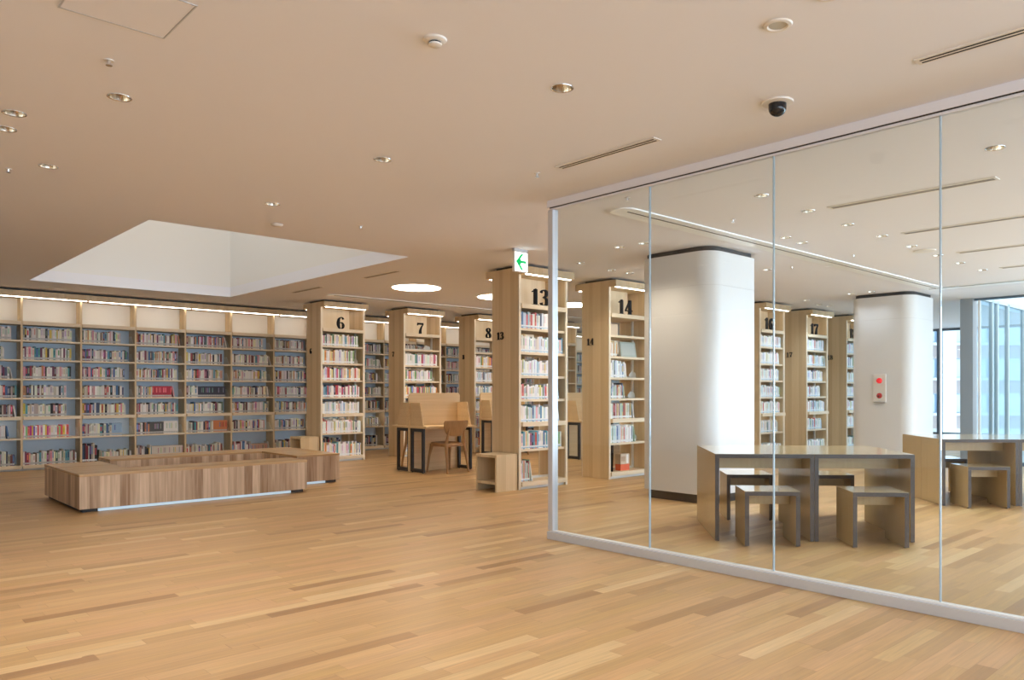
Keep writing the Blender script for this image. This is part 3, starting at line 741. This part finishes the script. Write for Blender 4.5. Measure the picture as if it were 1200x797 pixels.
# ------------------------------------------------------------------ put the books into the scene
F2 = (math.cos(PHI), math.sin(PHI)); R2 = (math.sin(PHI), -math.cos(PHI))
def depth(p): return p[0] * F2[0] + p[1] * F2[1]
def pxx(p): return 650 + 904 * (p[0] * R2[0] + p[1] * R2[1]) / depth(p)
for q in BOOKS:
    q['dist'] = depth(q['p']); q['u'] = pxx(q['p'])
def in_view(q):
    u = q['u']
    if not q['rank'] or u < 2: return False
    w_ = q['where']
    if w_.startswith('wall'): return u < 356
    if w_.startswith('bookcase 13'): return not (643 < u < 650)
    return True
cand = sorted([q for q in BOOKS if in_view(q)], key=lambda q: q['dist'])[:300]
ids = set(id(q) for q in cand)
ordn = ['', 'first', 'second', 'third', 'fourth', 'fifth', 'sixth', 'seventh', 'eighth', 'ninth', 'tenth', 'eleventh', 'twelfth', 'thirteenth', 'fourteenth', 'fifteenth', 'sixteenth', 'seventeenth', 'eighteenth', 'nineteenth', 'twentieth']
def ordw(k):
    if k <= 20: return ordn[k]
    if k < 30: return 'twenty-' + ordn[k - 20]
    if k == 30: return 'thirtieth'
    return 'thirty-' + ordn[k - 30] if k < 40 else 'fortieth'
baynm = {'wall bay 1': 'wall bay at left edge', 'wall bay 2': 'first whole wall bay', 'wall bay 3': 'second whole wall bay', 'wall bay 4': 'third whole wall bay', 'wall bay 5': 'fourth whole wall bay'}
stuff = MB()
NUMW = {'13': 'thirteen', '14': 'fourteen', '16': 'sixteen', '17': 'seventeen', '18': 'eighteen', 'case 6': 'case six', 'case 7': 'case seven', 'case 8': 'case eight', 'case 9': 'case nine'}
counts = {}
for q in cand: counts.setdefault((q['where'], q['shelf']), []).append(q)
for lst in counts.values():
    lst.sort(key=lambda q: q['p'][0])
    for n_, q in enumerate(lst): q['n'] = n_ + 1
for q in BOOKS:
    T_ = Matrix.Translation(q['p'])
    if q['face'] < 0: T_ = Matrix.Translation(q['p']) @ Matrix.Rotation(PI, 4, 'Z') @ Matrix.Translation((-q['w'], 0, 0))
    if id(q) in ids:
        b = MB(); book_geo(b, q['w'], q['h'], q['d'], q['col'], q['c2'], q['st'], q['band'], Matrix.Identity(4), q['lean'])
        o = b.build('book', 'book_cover', None, 0, q['p'])
        size = 'thin ' if q['w'] < 0.018 else ('thick ' if q['w'] > 0.029 else '')
        ln = 'leaning ' if q['lean'] else ''
        wh = baynm.get(q['where'], q['where'])
        for a_, b_ in NUMW.items(): wh = wh.replace(a_, b_)
        tag(o, '%s%s%s book, %s from left, %s shelf of %s' % (ln, size, cname(q['col']), ordw(q['n']), ORD[q['shelf'] - 1], wh), 'book', 'books on the shelves')
    else:
        book_geo(stuff, q['w'], q['h'], q['d'], q['col'], q['c2'], q['st'], q['band'], T_, q['lean'])
o = stuff.build('books', 'book_cover'); tag(o, 'the many farther books filling the wall shelving and remaining bookcases', 'books', None, 'stuff')
print('books', len(BOOKS), 'individual', len(cand))

# ------------------------------------------------------------------ L-shaped benches
def bench(label, X, Y, sx_, sy_, LX, LY, dx, dy, strip):
    """corner at local origin; arms along +x (length LX, depth dy) and +y (length LY, width dx), mirrored by sx,sy."""
    r = thing('corner_bench', label, 'bench', (X, Y, 0), 0, 'L-shaped benches')
    def poly(o=0.0, e=None):
        e = o if e is None else e
        P = [(o, o), (LX - o, o), (LX - o, dy - o), (dx - o, dy - o), (dx - o, LY - o), (o, LY - o)]
        P = [(p[0] * sx_, p[1] * sy_) for p in P]
        if sx_ * sy_ < 0: P.reverse()
        return P
    b = MB(); b.prism(poly(), 0.035, 0.362); b.build('body', 'oak_planks', r, 0.002)
    b = MB(); b.prism(poly(-0.002), 0.3625, 0.388); b.build('seat_top', 'oak_top', r, 0.002)
    b = MB(); b.prism(poly(0.035), 0, 0.035); b.build('plinth', 'black_plinth', r)
    b = MB(); b.box(*strip); b.build('plinth_strip', 'metal_window_sheen', r)
    return r
bench('L-shaped slatted oak bench nearer the camera, long side to the front', 1.95, 8.86, 1, 1, 2.42, 1.58, 0.56, 0.50, (0.17, 0.012, 0.004, 2.22, 0.034, 0.031))
bench('L-shaped oak bench behind, its short arm ending right of the nearer bench', 5.16, 11.12, -1, -1, 2.50, 1.60, 0.60, 0.52, (-0.58, -1.588, 0.004, -0.20, -1.566, 0.031))

# ------------------------------------------------------------------ side stools (open cubes)
def cube_stool(X, Y, label):
    r = thing('cube_stool', label, 'stool', (X, Y, 0), 0, 'open wooden cube stools')
    w, d, h = 0.33, 0.40, 0.45
    b = MB(); b.box(0, 0, h - 0.035, w, d, h); b.build('top', 'ash_panel', r, 0.0015)
    b = MB(); b.box(0, 0, 0, w, 0.03, h - 0.035); b.build('side_panel', 'ash_panel', r, 0.001)
    b = MB(); b.box(0, d - 0.03, 0, w, d, h - 0.035); b.build('side_panel', 'ash_panel', r, 0.001)
    b = MB(); b.box(0, 0.03, 0.09, w, d - 0.03, 0.12); b.build('shelf', 'ash_panel', r)
    b = MB(); b.box(w - 0.02, 0.03, 0.12, w, d - 0.03, h - 0.035); b.build('back_panel', 'ash_panel', r)
cube_stool(5.97, R1Y, 'open wooden cube stool against the side of bookcase thirteen')
cube_stool(5.955, R2Y, 'open wooden cube stool against the side of bookcase six, behind the bench')

# ------------------------------------------------------------------ study carrels
def carrel(X, Y, label, double=True):
    W_ = 0.90
    r = thing('study_desk', label, 'study desk', (X, Y, 0), 0, 'study desks with divider screens')
    rc = 0.05; H_ = 1.20
    e_ = 0.03
    P = [(-e_, 0), (W_ + e_, 0)] + [(W_ + e_ - rc + rc * math.cos(a), H_ - rc + rc * math.sin(a)) for a in (0, PI / 6, PI / 3, PI / 2)] + [(-e_ + rc - rc * math.sin(a), H_ - rc + rc * math.cos(a)) for a in (0, PI / 6, PI / 3, PI / 2)]
    b = MB(); b.prism(P, -0.012, 0.012, 'y'); b.build('divider_screen', 'ash_horizontal', r, 0.0015)
    for s in ((-1, 1) if double else (-1,)):
        y0, y1 = sorted((s * 0.012, s * 0.46))
        b = MB(); b.box(-0.03, y0, 0.668, W_ + 0.03, y1, 0.70); b.build('desktop', 'ash_horizontal', r, 0.003)
        for x in (0.0, W_ - 0.02):
            P = [(s * 0.012, 0.70), (s * 0.345, 0.70), (s * 0.255, 1.055), (s * 0.012, 1.055)]
            if s < 0: P.reverse()
            b = MB(); b.prism(P, x, x + 0.02, 'x'); b.build('wing_panel', 'ash_horizontal', r, 0.001)
            b = MB(); xa, xb = x - 0.005, x + 0.025
            ya, yb = sorted((s * 0.02, s * 0.36)); t = 0.05
            b.box(xa, ya, 0.01, xb, ya + t, 0.668); b.box(xa, yb - t, 0.01, xb, yb, 0.668); b.box(xa, ya + t, 0.01, xb, yb - t, 0.01 + t); b.box(xa, ya + t, 0.668 - t, xb, yb - t, 0.668)
            b.lathe([(0.012, 0), (0.012, 0.01)], 10, ((xa + xb) / 2, ya + 0.03)); b.lathe([(0.012, 0), (0.012, 0.01)], 10, ((xa + xb) / 2, yb - 0.03))
            b.build('leg_frame', 'black_metal', r)
    return r
carrel(6.57, 9.95, 'wooden study desk with tall divider and black leg frames, a chair in front')
carrel(9.90, 9.95, 'wooden study desk glimpsed through the glass between bookcases thirteen and fourteen')
carrel(9.42, 11.80, 'wooden study desk half hidden behind the left side of bookcase thirteen', False)

def chair(X, Y, rz, label):
    r = thing('wooden_chair', label, 'chair', (X, Y, 0), rz, 'wooden chairs at the study desks')
    # faces +y; seat
    n = 14; P = []
    for k in range(4 * n):
        a = 2 * PI * k / (4 * n); e = 0.55
        P.append((0.205 * math.copysign(abs(math.cos(a)) ** e, math.cos(a)) * (1.06 if math.sin(a) > 0 else 0.97), 0.20 * math.copysign(abs(math.sin(a)) ** e, math.sin(a))))
    b = MB(); vs = []; m = len(P)
    for rr_, z in ((1.0, 0.425), (1.0, 0.44), (0.93, 0.447), (0.6, 0.441), (0.25, 0.437)):
        vs += [(p[0] * rr_, p[1] * rr_, z + (0.012 * (p[1] / 0.2) * rr_)) for p in P]
    vs.append((0, 0, 0.436)); vs.append((0, 0, 0.425))
    fs = []
    for i in range(4):
        for k in range(m): fs.append((i * m + k, i * m + (k + 1) % m, (i + 1) * m + (k + 1) % m, (i + 1) * m + k))
    for k in range(m): fs.append((4 * m + k, 4 * m + (k + 1) % m, 5 * m)); fs.append(((k + 1) % m, k, 5 * m + 1))
    b.add(vs, fs, 0, None, True); b.build('seat', 'chair_wood', r)
    for s in (-1, 1):
        b = MB(); b.rod([(s * 0.215, 0.215, 0, 0.014, 0.014), (s * 0.197, 0.188, 0.25, 0.020, 0.022), (s * 0.180, 0.160, 0.38, 0.024, 0.032), (s * 0.175, 0.150, 0.427, 0.024, 0.045)]); b.build('leg', 'chair_wood', r)
        b = MB(); b.rod([(s * 0.205, -0.255, 0, 0.014, 0.015), (s * 0.187, -0.215, 0.25, 0.020, 0.022), (s * 0.168, -0.180, 0.42, 0.022, 0.032), (s * 0.150, -0.205, 0.60, 0.015, 0.017), (s * 0.14, -0.235, 0.74, 0.009, 0.011)]); b.build('leg', 'chair_wood', r)
    b = MB(); b.box(-0.165, -0.19, 0.395, 0.165, -0.17, 0.425); b.box(-0.17, 0.15, 0.395, 0.17, 0.17, 0.425); b.box(-0.175, -0.17, 0.395, -0.155, 0.15, 0.425); b.box(0.155, -0.17, 0.395, 0.175, 0.15, 0.425)
    b.build('seat_frame', 'chair_wood', r)
    # curved back board: wide at the top, narrower below
    b = MB(); vs = []; nx, nz = 16, 10
    for side in (0, 1):
        for j in range(nz + 1):
            t = j / nz; z = 0.55 + 0.235 * t; hw = 0.155 + 0.075 * min(1, t * 1.5) ** 0.8
            if t > 0.9: hw -= 0.012 * (t - 0.9) * 10
            for i in range(nx + 1):
                u = -1 + 2 * i / nx
                zz = z - (0.03 * (1 - t) * -abs(u) ** 3) 
                y = -0.235 - 0.04 * t + 0.055 * u * u + side * 0.012
                vs.append((u * hw, y, zz))
    k = (nx + 1) * (nz + 1); fs = []
    for j in range(nz):
        for i in range(nx):
            a = j * (nx + 1) + i; fs.append((a, a + 1, a + nx + 2, a + nx + 1)); fs.append((k + a + 1, k + a, k + a + nx + 1, k + a + nx + 2))
    for i in range(nx): 
        fs.append((i + 1, i, k + i, k + i + 1)); a = nz * (nx + 1) + i; fs.append((a, a + 1, k + a + 1, k + a))
    for j in range(nz):
        a = j * (nx + 1); fs.append((a, a + nx + 1, k + a + nx + 1, k + a)); a += nx; fs.append((a + nx + 1, a, k + a, k + a + nx + 1))
    b.add(vs, fs, 0, None, True); b.build('backrest', 'chair_wood', r)
    return r
chair(6.98, 9.56, rad(3), 'light wooden chair with curved back at the near side of the study desk')
chair(7.10, 10.42, rad(184), 'wooden chair on the far side of the study desk, seen through its leg frames')
chair(9.80, 11.33, rad(0), 'wooden chair behind bookcase thirteen at the half hidden study desk')

# ------------------------------------------------------------------ reading tables and stools
UA = rad(-46.5)
LAM = ['laminate', 'dark_edge', 'laminate_top']
def table(px_, py_, label):
    r = thing('reading_table', label, 'table', (px_, py_, 0), UA, 'reading tables with dark edges')
    w, d, h, t = 0.80, 0.52, 0.712, 0.034
    b = MB(); b.box(0.001, 0.001, h - t, w - 0.001, d - 0.001, h, [0, 2, 1, 0, 1, 0]); b.build('tabletop', LAM, r, 0.0015)
    for x in (0.001, w - 0.001 - t):
        b = MB(); b.box(x, 0.001, 0.004, x + t, d - 0.001, h - t, [0, 0, 1, 0, 1, 0]); b.build('side_panel', LAM, r, 0.001)
    b = MB(); b.box(t, d / 2 - 0.012, h - t - 0.105, w - t, d / 2 + 0.012, h - t, 0); b.build('apron', LAM, r)
U = Vector((math.cos(UA), math.sin(UA))); V = Vector((-U.y, U.x))
def TL(A, i, j): p = Vector(A) + U * i + V * j; return p.x, p.y
A1 = (5.31, 3.61); B1 = (8.69, 3.04)
desc = [['nearer table group, front left', 'nearer table group, front right'], ['nearer table group, back left', 'nearer table group, back right']]
for j in range(2):
    for i in range(2):
        table(*TL(A1, i * 0.8, j * 0.52), 'pale wooden reading table with dark edges, ' + desc[j][i])
        table(*TL(B1, i * 0.8, j * 0.52), 'pale wooden reading table with dark edges, ' + desc[j][i].replace('nearer', 'farther'))
def stool(px_, py_, label, rz=0.0):
    r = thing('reading_stool', label, 'stool', (px_, py_, 0), UA + rz, 'square stools at the reading tables')
    w, d, h, t = 0.43, 0.40, 0.436, 0.034
    b = MB(); b.box(0, 0, h - t, w, d, h, [0, 2, 1, 0, 1, 0]); b.build('seat', LAM, r, 0.0015)
    for x in (0, w - t):
        b = MB(); b.box(x, 0, 0.008, x + t, d, h - t, [0, 0, 1, 0, 1, 0]); b.build('side_panel', LAM, r, 0.001)
    b = MB(); b.box(t, d / 2 - 0.012, h - t - 0.09, w - t, d / 2 + 0.012, h - t, 0); b.build('rail', LAM, r)
    b = MB()
    for x in (t / 2, w - t / 2):
        for y in (0.04, d - 0.04): b.lathe([(0.011, 0), (0.011, 0.008)], 10, (x, y))
    b.build('glides', 'black_metal', r)
stool(5.285, 3.315, 'square wooden stool with dark edges before the nearer table, left one')
stool(5.84, 2.70, 'square wooden stool with dark edges before the nearer table, right one')
p = (6.27, 4.12); stool(6.24, 4.11, 'square wooden stool behind the nearer table, seen under its left half')
stool(6.76, 3.56, 'square wooden stool behind the nearer table, seen under its middle')
stool(8.68, 2.78, 'square wooden stool with dark edges before the farther table')
stool(9.41, 3.43, 'square wooden stool behind the farther table, seen under its top')

# ------------------------------------------------------------------ columns
def column(X, Y, label, w=1.0, d=1.02, r_=0.2):
    rt = thing('column', label, 'column', (X, Y, 0))
    def rr(ins, rad_):
        P = []; n = 10
        for cx_, cy_, a0 in ((w - rad_ - ins, rad_ + ins, -PI / 2), (w - rad_ - ins, d - rad_ - ins, 0), (rad_ + ins, d - rad_ - ins, PI / 2), (rad_ + ins, rad_ + ins, PI)):
            for k in range(n + 1):
                a = a0 + PI / 2 * k / n; P.append((cx_ + rad_ * math.cos(a), cy_ + rad_ * math.sin(a)))
        return P
    def shaft(ins, rad_, z0, z1, name, m):
        b = MB(); P = rr(ins, rad_); n = len(P)
        vs = [(p[0], p[1], z0) for p in P] + [(p[0], p[1], z1) for p in P]
        b.add(vs, [(i, (i + 1) % n, n + (i + 1) % n, n + i) for i in range(n)], 0, None, True)
        b.add(vs, [tuple(range(n - 1, -1, -1)), tuple(range(n, 2 * n))], 0)
        b.build(name, m, rt)
    shaft(0.05, r_ - 0.05, 0.0, 0.10, 'plinth', 'black_plinth')
    shaft(0.0, r_, 0.10, 2.376, 'lower_casing', 'column_paint')
    shaft(0.004, r_, 2.376, 2.380, 'casing_joint', 'joint_grey')
    shaft(0.0, r_, 2.380, 2.745, 'upper_casing', 'column_paint')
    shaft(0.035, r_ - 0.035, 2.745, CEIL, 'shadow_gap', 'gap_shade')
column(6.93, 4.76, 'white rounded column standing behind the nearer reading tables')
column(12.37, 4.76, 'white rounded column carrying the red fire alarm')
# fire alarm plate on the far column
r = thing('fire_alarm', 'white fire alarm plate with red lamp and red button on far column', 'fire alarm', (12.37, 5.27, 1.05))
b = MB(); b.box(-0.03, -0.10, 0, 0.002, 0.10, 0.45); b.build('plate', 'plastic_white', r, 0.004)
b = MB(); b.box(-0.05, -0.085, -0.012, 0.0, 0.085, 0.0); b.build('shelf_lip', 'chrome', r)
def dome_x(b, y, z, R, dep):
    n, m = 20, 8; vs = []
    for j in range(m + 1):
        a = PI / 2 * j / m
        for k in range(n):
            t = 2 * PI * k / n; vs.append((-0.03 - dep * math.sin(a), y + R * math.cos(a) * math.cos(t), z + R * math.cos(a) * math.sin(t)))
    fs = [(j * n + k, (j + 1) * n + k, (j + 1) * n + (k + 1) % n, j * n + (k + 1) % n) for j in range(m) for k in range(n)]
    b.add(vs, fs, 0, None, True)
b = MB(); dome_x(b, 0.0, 0.345, 0.045, 0.05); b.build('alarm_lamp', 'red_lamp', r)
b = MB(); dome_x(b, 0.0, 0.105, 0.045, 0.02); b.build('call_button', 'red_button', r)
b = MB(); b.box(-0.054, -0.012, 0.085, -0.048, 0.012, 0.11); b.build('button_centre', 'black_metal', r)

# ------------------------------------------------------------------ exit sign
r = thing('exit_sign', 'lit white emergency exit sign with green left arrow above bookcase thirteen', 'exit sign', (5.575, 6.40, 2.545))
b = MB(); b.box(0, 0, 0, 0.20, 0.035, 0.222); b.build('housing', 'plastic_white', r, 0.003)
b = MB(); b.box(0.008, -0.002, 0.008, 0.192, 0.0, 0.214); b.build('lit_face', 'sign_face', r)
b = MB(); b.box(0.0, 0, 0.2225, 0.20, 0.035, 0.254); b.build('mount', 'alu_frame', r)
b = MB()
def seg(pts, m=0):
    b.prism(pts, -0.004, -0.0021, 'y', m)
seg([(0.085, 0.098), (0.172, 0.098), (0.172, 0.126), (0.085, 0.126)])
seg([(0.022, 0.112), (0.098, 0.020), (0.132, 0.020), (0.058, 0.112)])
seg([(0.022, 0.112), (0.058, 0.112), (0.132, 0.200), (0.098, 0.200)])
seg([(0.040, 0.112), (0.075, 0.070), (0.100, 0.098), (0.100, 0.126), (0.075, 0.154)])
b.build('arrow', 'sign_green', r)
b = MB()
seg([(0.140, 0.020), (0.146, 0.020), (0.146, 0.058), (0.140, 0.058)]); seg([(0.146, 0.052), (0.162, 0.052), (0.162, 0.058), (0.146, 0.058)]); seg([(0.146, 0.036), (0.160, 0.036), (0.160, 0.042), (0.146, 0.042)])
seg([(0.168, 0.020), (0.174, 0.020), (0.174, 0.058), (0.168, 0.058)]); seg([(0.174, 0.036), (0.184, 0.036), (0.184, 0.042), (0.174, 0.042)])
b.build('small_mark', 'sign_grey', r)

# ------------------------------------------------------------------ ceiling fittings
def m_down():
    b = MB(); b.lathe([(0.053, 0.0), (0.056, -0.002), (0.060, -0.002), (0.061, 0.001)], 28, caps=False); return b.mesh('trim_ring', ['chrome'])
def m_refl():
    b = MB(); n = 28
    prof = [(0.054, 0.001), (0.050, 0.03), (0.040, 0.065), (0.030, 0.085)]
    b.lathe(prof, n, caps=False); return b.mesh('reflector', ['reflector'])
def m_core():
    b = MB(); b.lathe([(0.030, 0.085), (0.0005, 0.088)], 20, caps=False); return b.mesh('lamp', ['lamp_core'])
MD, MR, MCORE = m_down(), m_refl(), m_core()
def spot(parent, power, color, loc=(0, 0, -0.01)):
    key = ('spot', round(power), color)
    if key not in MC:
        l = bpy.data.lights.new('downlight_lamp', 'SPOT'); l.energy = power; l.color = color; l.spot_size = rad(125); l.spot_blend = 0.9; l.shadow_soft_size = 0.045
        MC[key] = l
    o = bpy.data.objects.new('lamp_light', MC[key]); COL.objects.link(o); o.parent = parent; o.location = loc
WARM = (1.0, 0.82, 0.63); SOFT = (1.0, 0.92, 0.88); NEUT = (0.82, 0.90, 1.0)
def where_words(x, y):
    if x < 4.4: return 'over the open floor'
    return 'over the reading area' if y < 4.3 else 'near the column and bookcases'
far = ['nearest', 'second nearest', 'third nearest', 'fourth nearest', 'fifth nearest', 'sixth nearest', 'seventh nearest', 'eighth nearest', 'ninth nearest', 'tenth nearest', 'eleventh nearest', 'twelfth nearest', 'thirteenth nearest', 'fourteenth nearest']
grp = {}
for x, y in DOWN: grp.setdefault(where_words(x, y), []).append((x, y))
for kx in grp: grp[kx].sort(key=lambda p: depth(p))
for i, (x, y) in enumerate(DOWN + DOWN_ADDED):
    hid = i >= len(DOWN)
    if hid: lb = 'added unseen round downlight above and behind the camera, outside the photo'
    else:
        ww = where_words(x, y); lb = 'round ceiling downlight %s, %s to the camera' % (ww, far[grp[ww].index((x, y))])
    r = thing('downlight', lb, 'ceiling light', (x, y, CEIL), 0, 'added unseen downlights' if hid else 'recessed downlights')
    put('trim_ring', MD, r); put('reflector', MR, r); put('lamp', MCORE, r)
    if x < 4.4: spot(r, 32, SOFT)
    elif 4.0 < y < 4.3: spot(r, 6, NEUT)
    elif y < 4.3: spot(r, 44, NEUT)
    elif 12.0 < x < 12.2: spot(r, 5, NEUT)
    elif x > 12: spot(r, 30, NEUT)
    else: spot(r, 22, WARM)
# large round disc lights
for x, y, lb in ((6.63, 9.87, 'big round flush ceiling light left of bookcase thirteen'), (8.27, 9.87, 'big round flush ceiling light half hidden by bookcase thirteen'), (9.95, 9.87, 'big round flush ceiling light between bookcases thirteen and fourteen')):
    r = thing('disc_light', lb, 'ceiling light', (x, y, CEIL), 0, 'large round ceiling lights')
    b = MB(); b.lathe([(0.385, -0.006), (0.385, 0.0)], 56, smooth=False); b.build('ring', 'plastic_white', r)
    b = MB(); b.lathe([(0.36, -0.012), (0.36, -0.0061)], 56, smooth=False); b.build('diffuser', 'disc_light', r)
# sprinklers
SP = [(1.03, 4.12), (1.02, 6.63), (3.79, 4.1), (3.79, 6.58), (4.79, 4.1), (6.1, 3.95), (8.67, 4.0), (8.93, 4.92)]
spl = ['near the ceiling hatch', 'at the far left of the ceiling', 'beside the corner of the glass partition', 'beyond the skylight corner, above the open floor', 'just behind the glass near the white slot', 'over the nearer reading table', 'over the farther reading table', 'right of the nearer white column']
for (x, y), w_ in zip(SP, spl):
    r = thing('sprinkler', 'tiny ceiling sprinkler head ' + w_, 'sprinkler', (x, y, CEIL), 0, 'ceiling sprinklers')
    b = MB(); b.lathe([(0.022, -0.004), (0.022, 0.0)], 20, smooth=False); b.build('rose', 'plastic_white', r)
    b = MB(); b.lathe([(0.015, -0.026), (0.015, -0.023), (0.007, -0.020), (0.009, -0.004)], 16, smooth=False); b.build('head', 'chrome', r)
# smoke detector
r = thing('smoke_detector', 'round white smoke detector hanging on the ceiling above the open floor', 'smoke detector', (2.02, 2.86, CEIL))
b = MB(); b.lathe([(0.024, -0.030), (0.030, -0.027), (0.030, -0.020)], 28); b.build('sensor_head', 'plastic_white', r)
b = MB(); b.lathe([(0.026, -0.020), (0.026, -0.013)], 28, smooth=False); b.build('sensor_gap', 'plastic_dark', r)
b = MB(); b.lathe([(0.034, -0.013), (0.050, -0.007), (0.054, 0.0)], 28); b.build('base', 'plastic_white', r)
# ceiling speaker / white fixture
for x, y, lb in ((3.0, 1.72, 'round white ceiling light with frosted centre above the dome camera'), (2.91, 1.44, 'round clear ceiling fixture cut by the top edge of the photo')):
    r = thing('round_ceiling_light', lb, 'ceiling light', (x, y, CEIL))
    b = MB(); b.lathe([(0.038, -0.002), (0.044, -0.008), (0.058, -0.006), (0.063, 0.0)], 32, caps=False); b.build('ring', 'plastic_white', r)
    b = MB(); b.lathe([(0.038, -0.0032), (0.025, -0.002)], 24); b.build('lens', 'acrylic', r)
# dome camera
r = thing('dome_camera', 'black dome security camera on a white ceiling plate', 'security camera', (3.8, 2.18, CEIL))
b = MB(); b.lathe([(0.060, -0.012), (0.082, -0.008), (0.085, 0.0)], 36); b.build('mount_plate', 'plastic_white', r)
b = MB(); b.lathe([(0.001, -0.078)] + [(0.048 * math.sin(a), -0.034 - 0.044 * math.cos(a)) for a in [PI / 2 * k / 8 for k in range(1, 9)]] + [(0.048, -0.012)], 32); b.build('dome', 'plastic_dark', r)
# small semi-flush fixtures
r = thing('emergency_light', 'small white round ceiling fixture just in front of the skylight', 'ceiling light', (3.18, 7.06, CEIL))
b = MB(); b.lathe([(0.030, -0.02), (0.05, -0.012), (0.058, 0.0)], 24); b.build('housing', 'plastic_white', r)
r = thing('ceiling_disc', 'flat round white disc on the reading area ceiling', 'ceiling disc', (8.99, 3.33, CEIL))
b = MB(); b.lathe([(0.10, -0.012), (0.115, -0.008), (0.12, 0.0)], 36); b.build('cover', 'plastic_white', r)
# slot diffusers
def diffuser(x, y0, y1, label, w=0.075, nslot=2):
    r = thing('air_diffuser', label, 'air vent', (x, (y0 + y1) / 2, CEIL), 0, 'linear ceiling air diffusers')
    Lh = (y1 - y0) / 2
    b = MB(); b.box(-w / 2, -Lh, -0.006, w / 2, Lh, 0.0); b.build('frame', 'plastic_white', r)
    b = MB(); sw = 0.011
    for k in range(nslot):
        c = (k - (nslot - 1) / 2) * 0.030
        b.box(c - sw / 2, -Lh + 0.02, -0.0075, c + sw / 2, Lh - 0.02, -0.0055)
    b.build('slots', 'slot_dark', r)
diffuser(3.805, 3.01, 3.89, 'slim two-slot air vent in the ceiling beside the partition')
diffuser(3.815, -1.4, 1.45, 'slim two-slot air vent at the top right corner of the photo')
diffuser(5.545, 8.67, 9.53, 'short air vent in the ceiling near the big round light')
diffuser(5.55, 10.78, 11.73, 'short air vent in the ceiling above the wooden benches')
diffuser(6.31, 1.82, 3.12, 'air vent over the nearer table, longest seen through the glass', 0.11)
diffuser(7.86, 0.4, 3.12, 'air vent over the reading area, second seen through the glass', 0.11)
diffuser(9.40, 0.4, 3.12, 'air vent over the reading area, third seen through the glass', 0.11)
diffuser(10.94, 0.4, 3.12, 'air vent over the reading area, farthest seen through the glass', 0.11)
# ceiling hatch
r = thing('ceiling_hatch', 'square ceiling access hatch with thin metal frame at top left', 'ceiling hatch', (0.94, 3.49, CEIL))
b = MB(); s_ = 0.205
for a in ((-s_, -s_, s_, -s_ + 0.006), (-s_, s_ - 0.006, s_, s_), (-s_, -s_ + 0.006, -s_ + 0.006, s_ - 0.006), (s_ - 0.006, -s_ + 0.006, s_, s_ - 0.006)): b.box(a[0], a[1], -0.003, a[2], a[3], 0.001)
b.build('hatch_frame', 'alu_frame', r)
b = MB(); b.box(-s_ + 0.008, -s_ + 0.008, -0.002, s_ - 0.008, s_ - 0.008, 0.0); b.build('hatch_door', 'ceiling_paint', r)
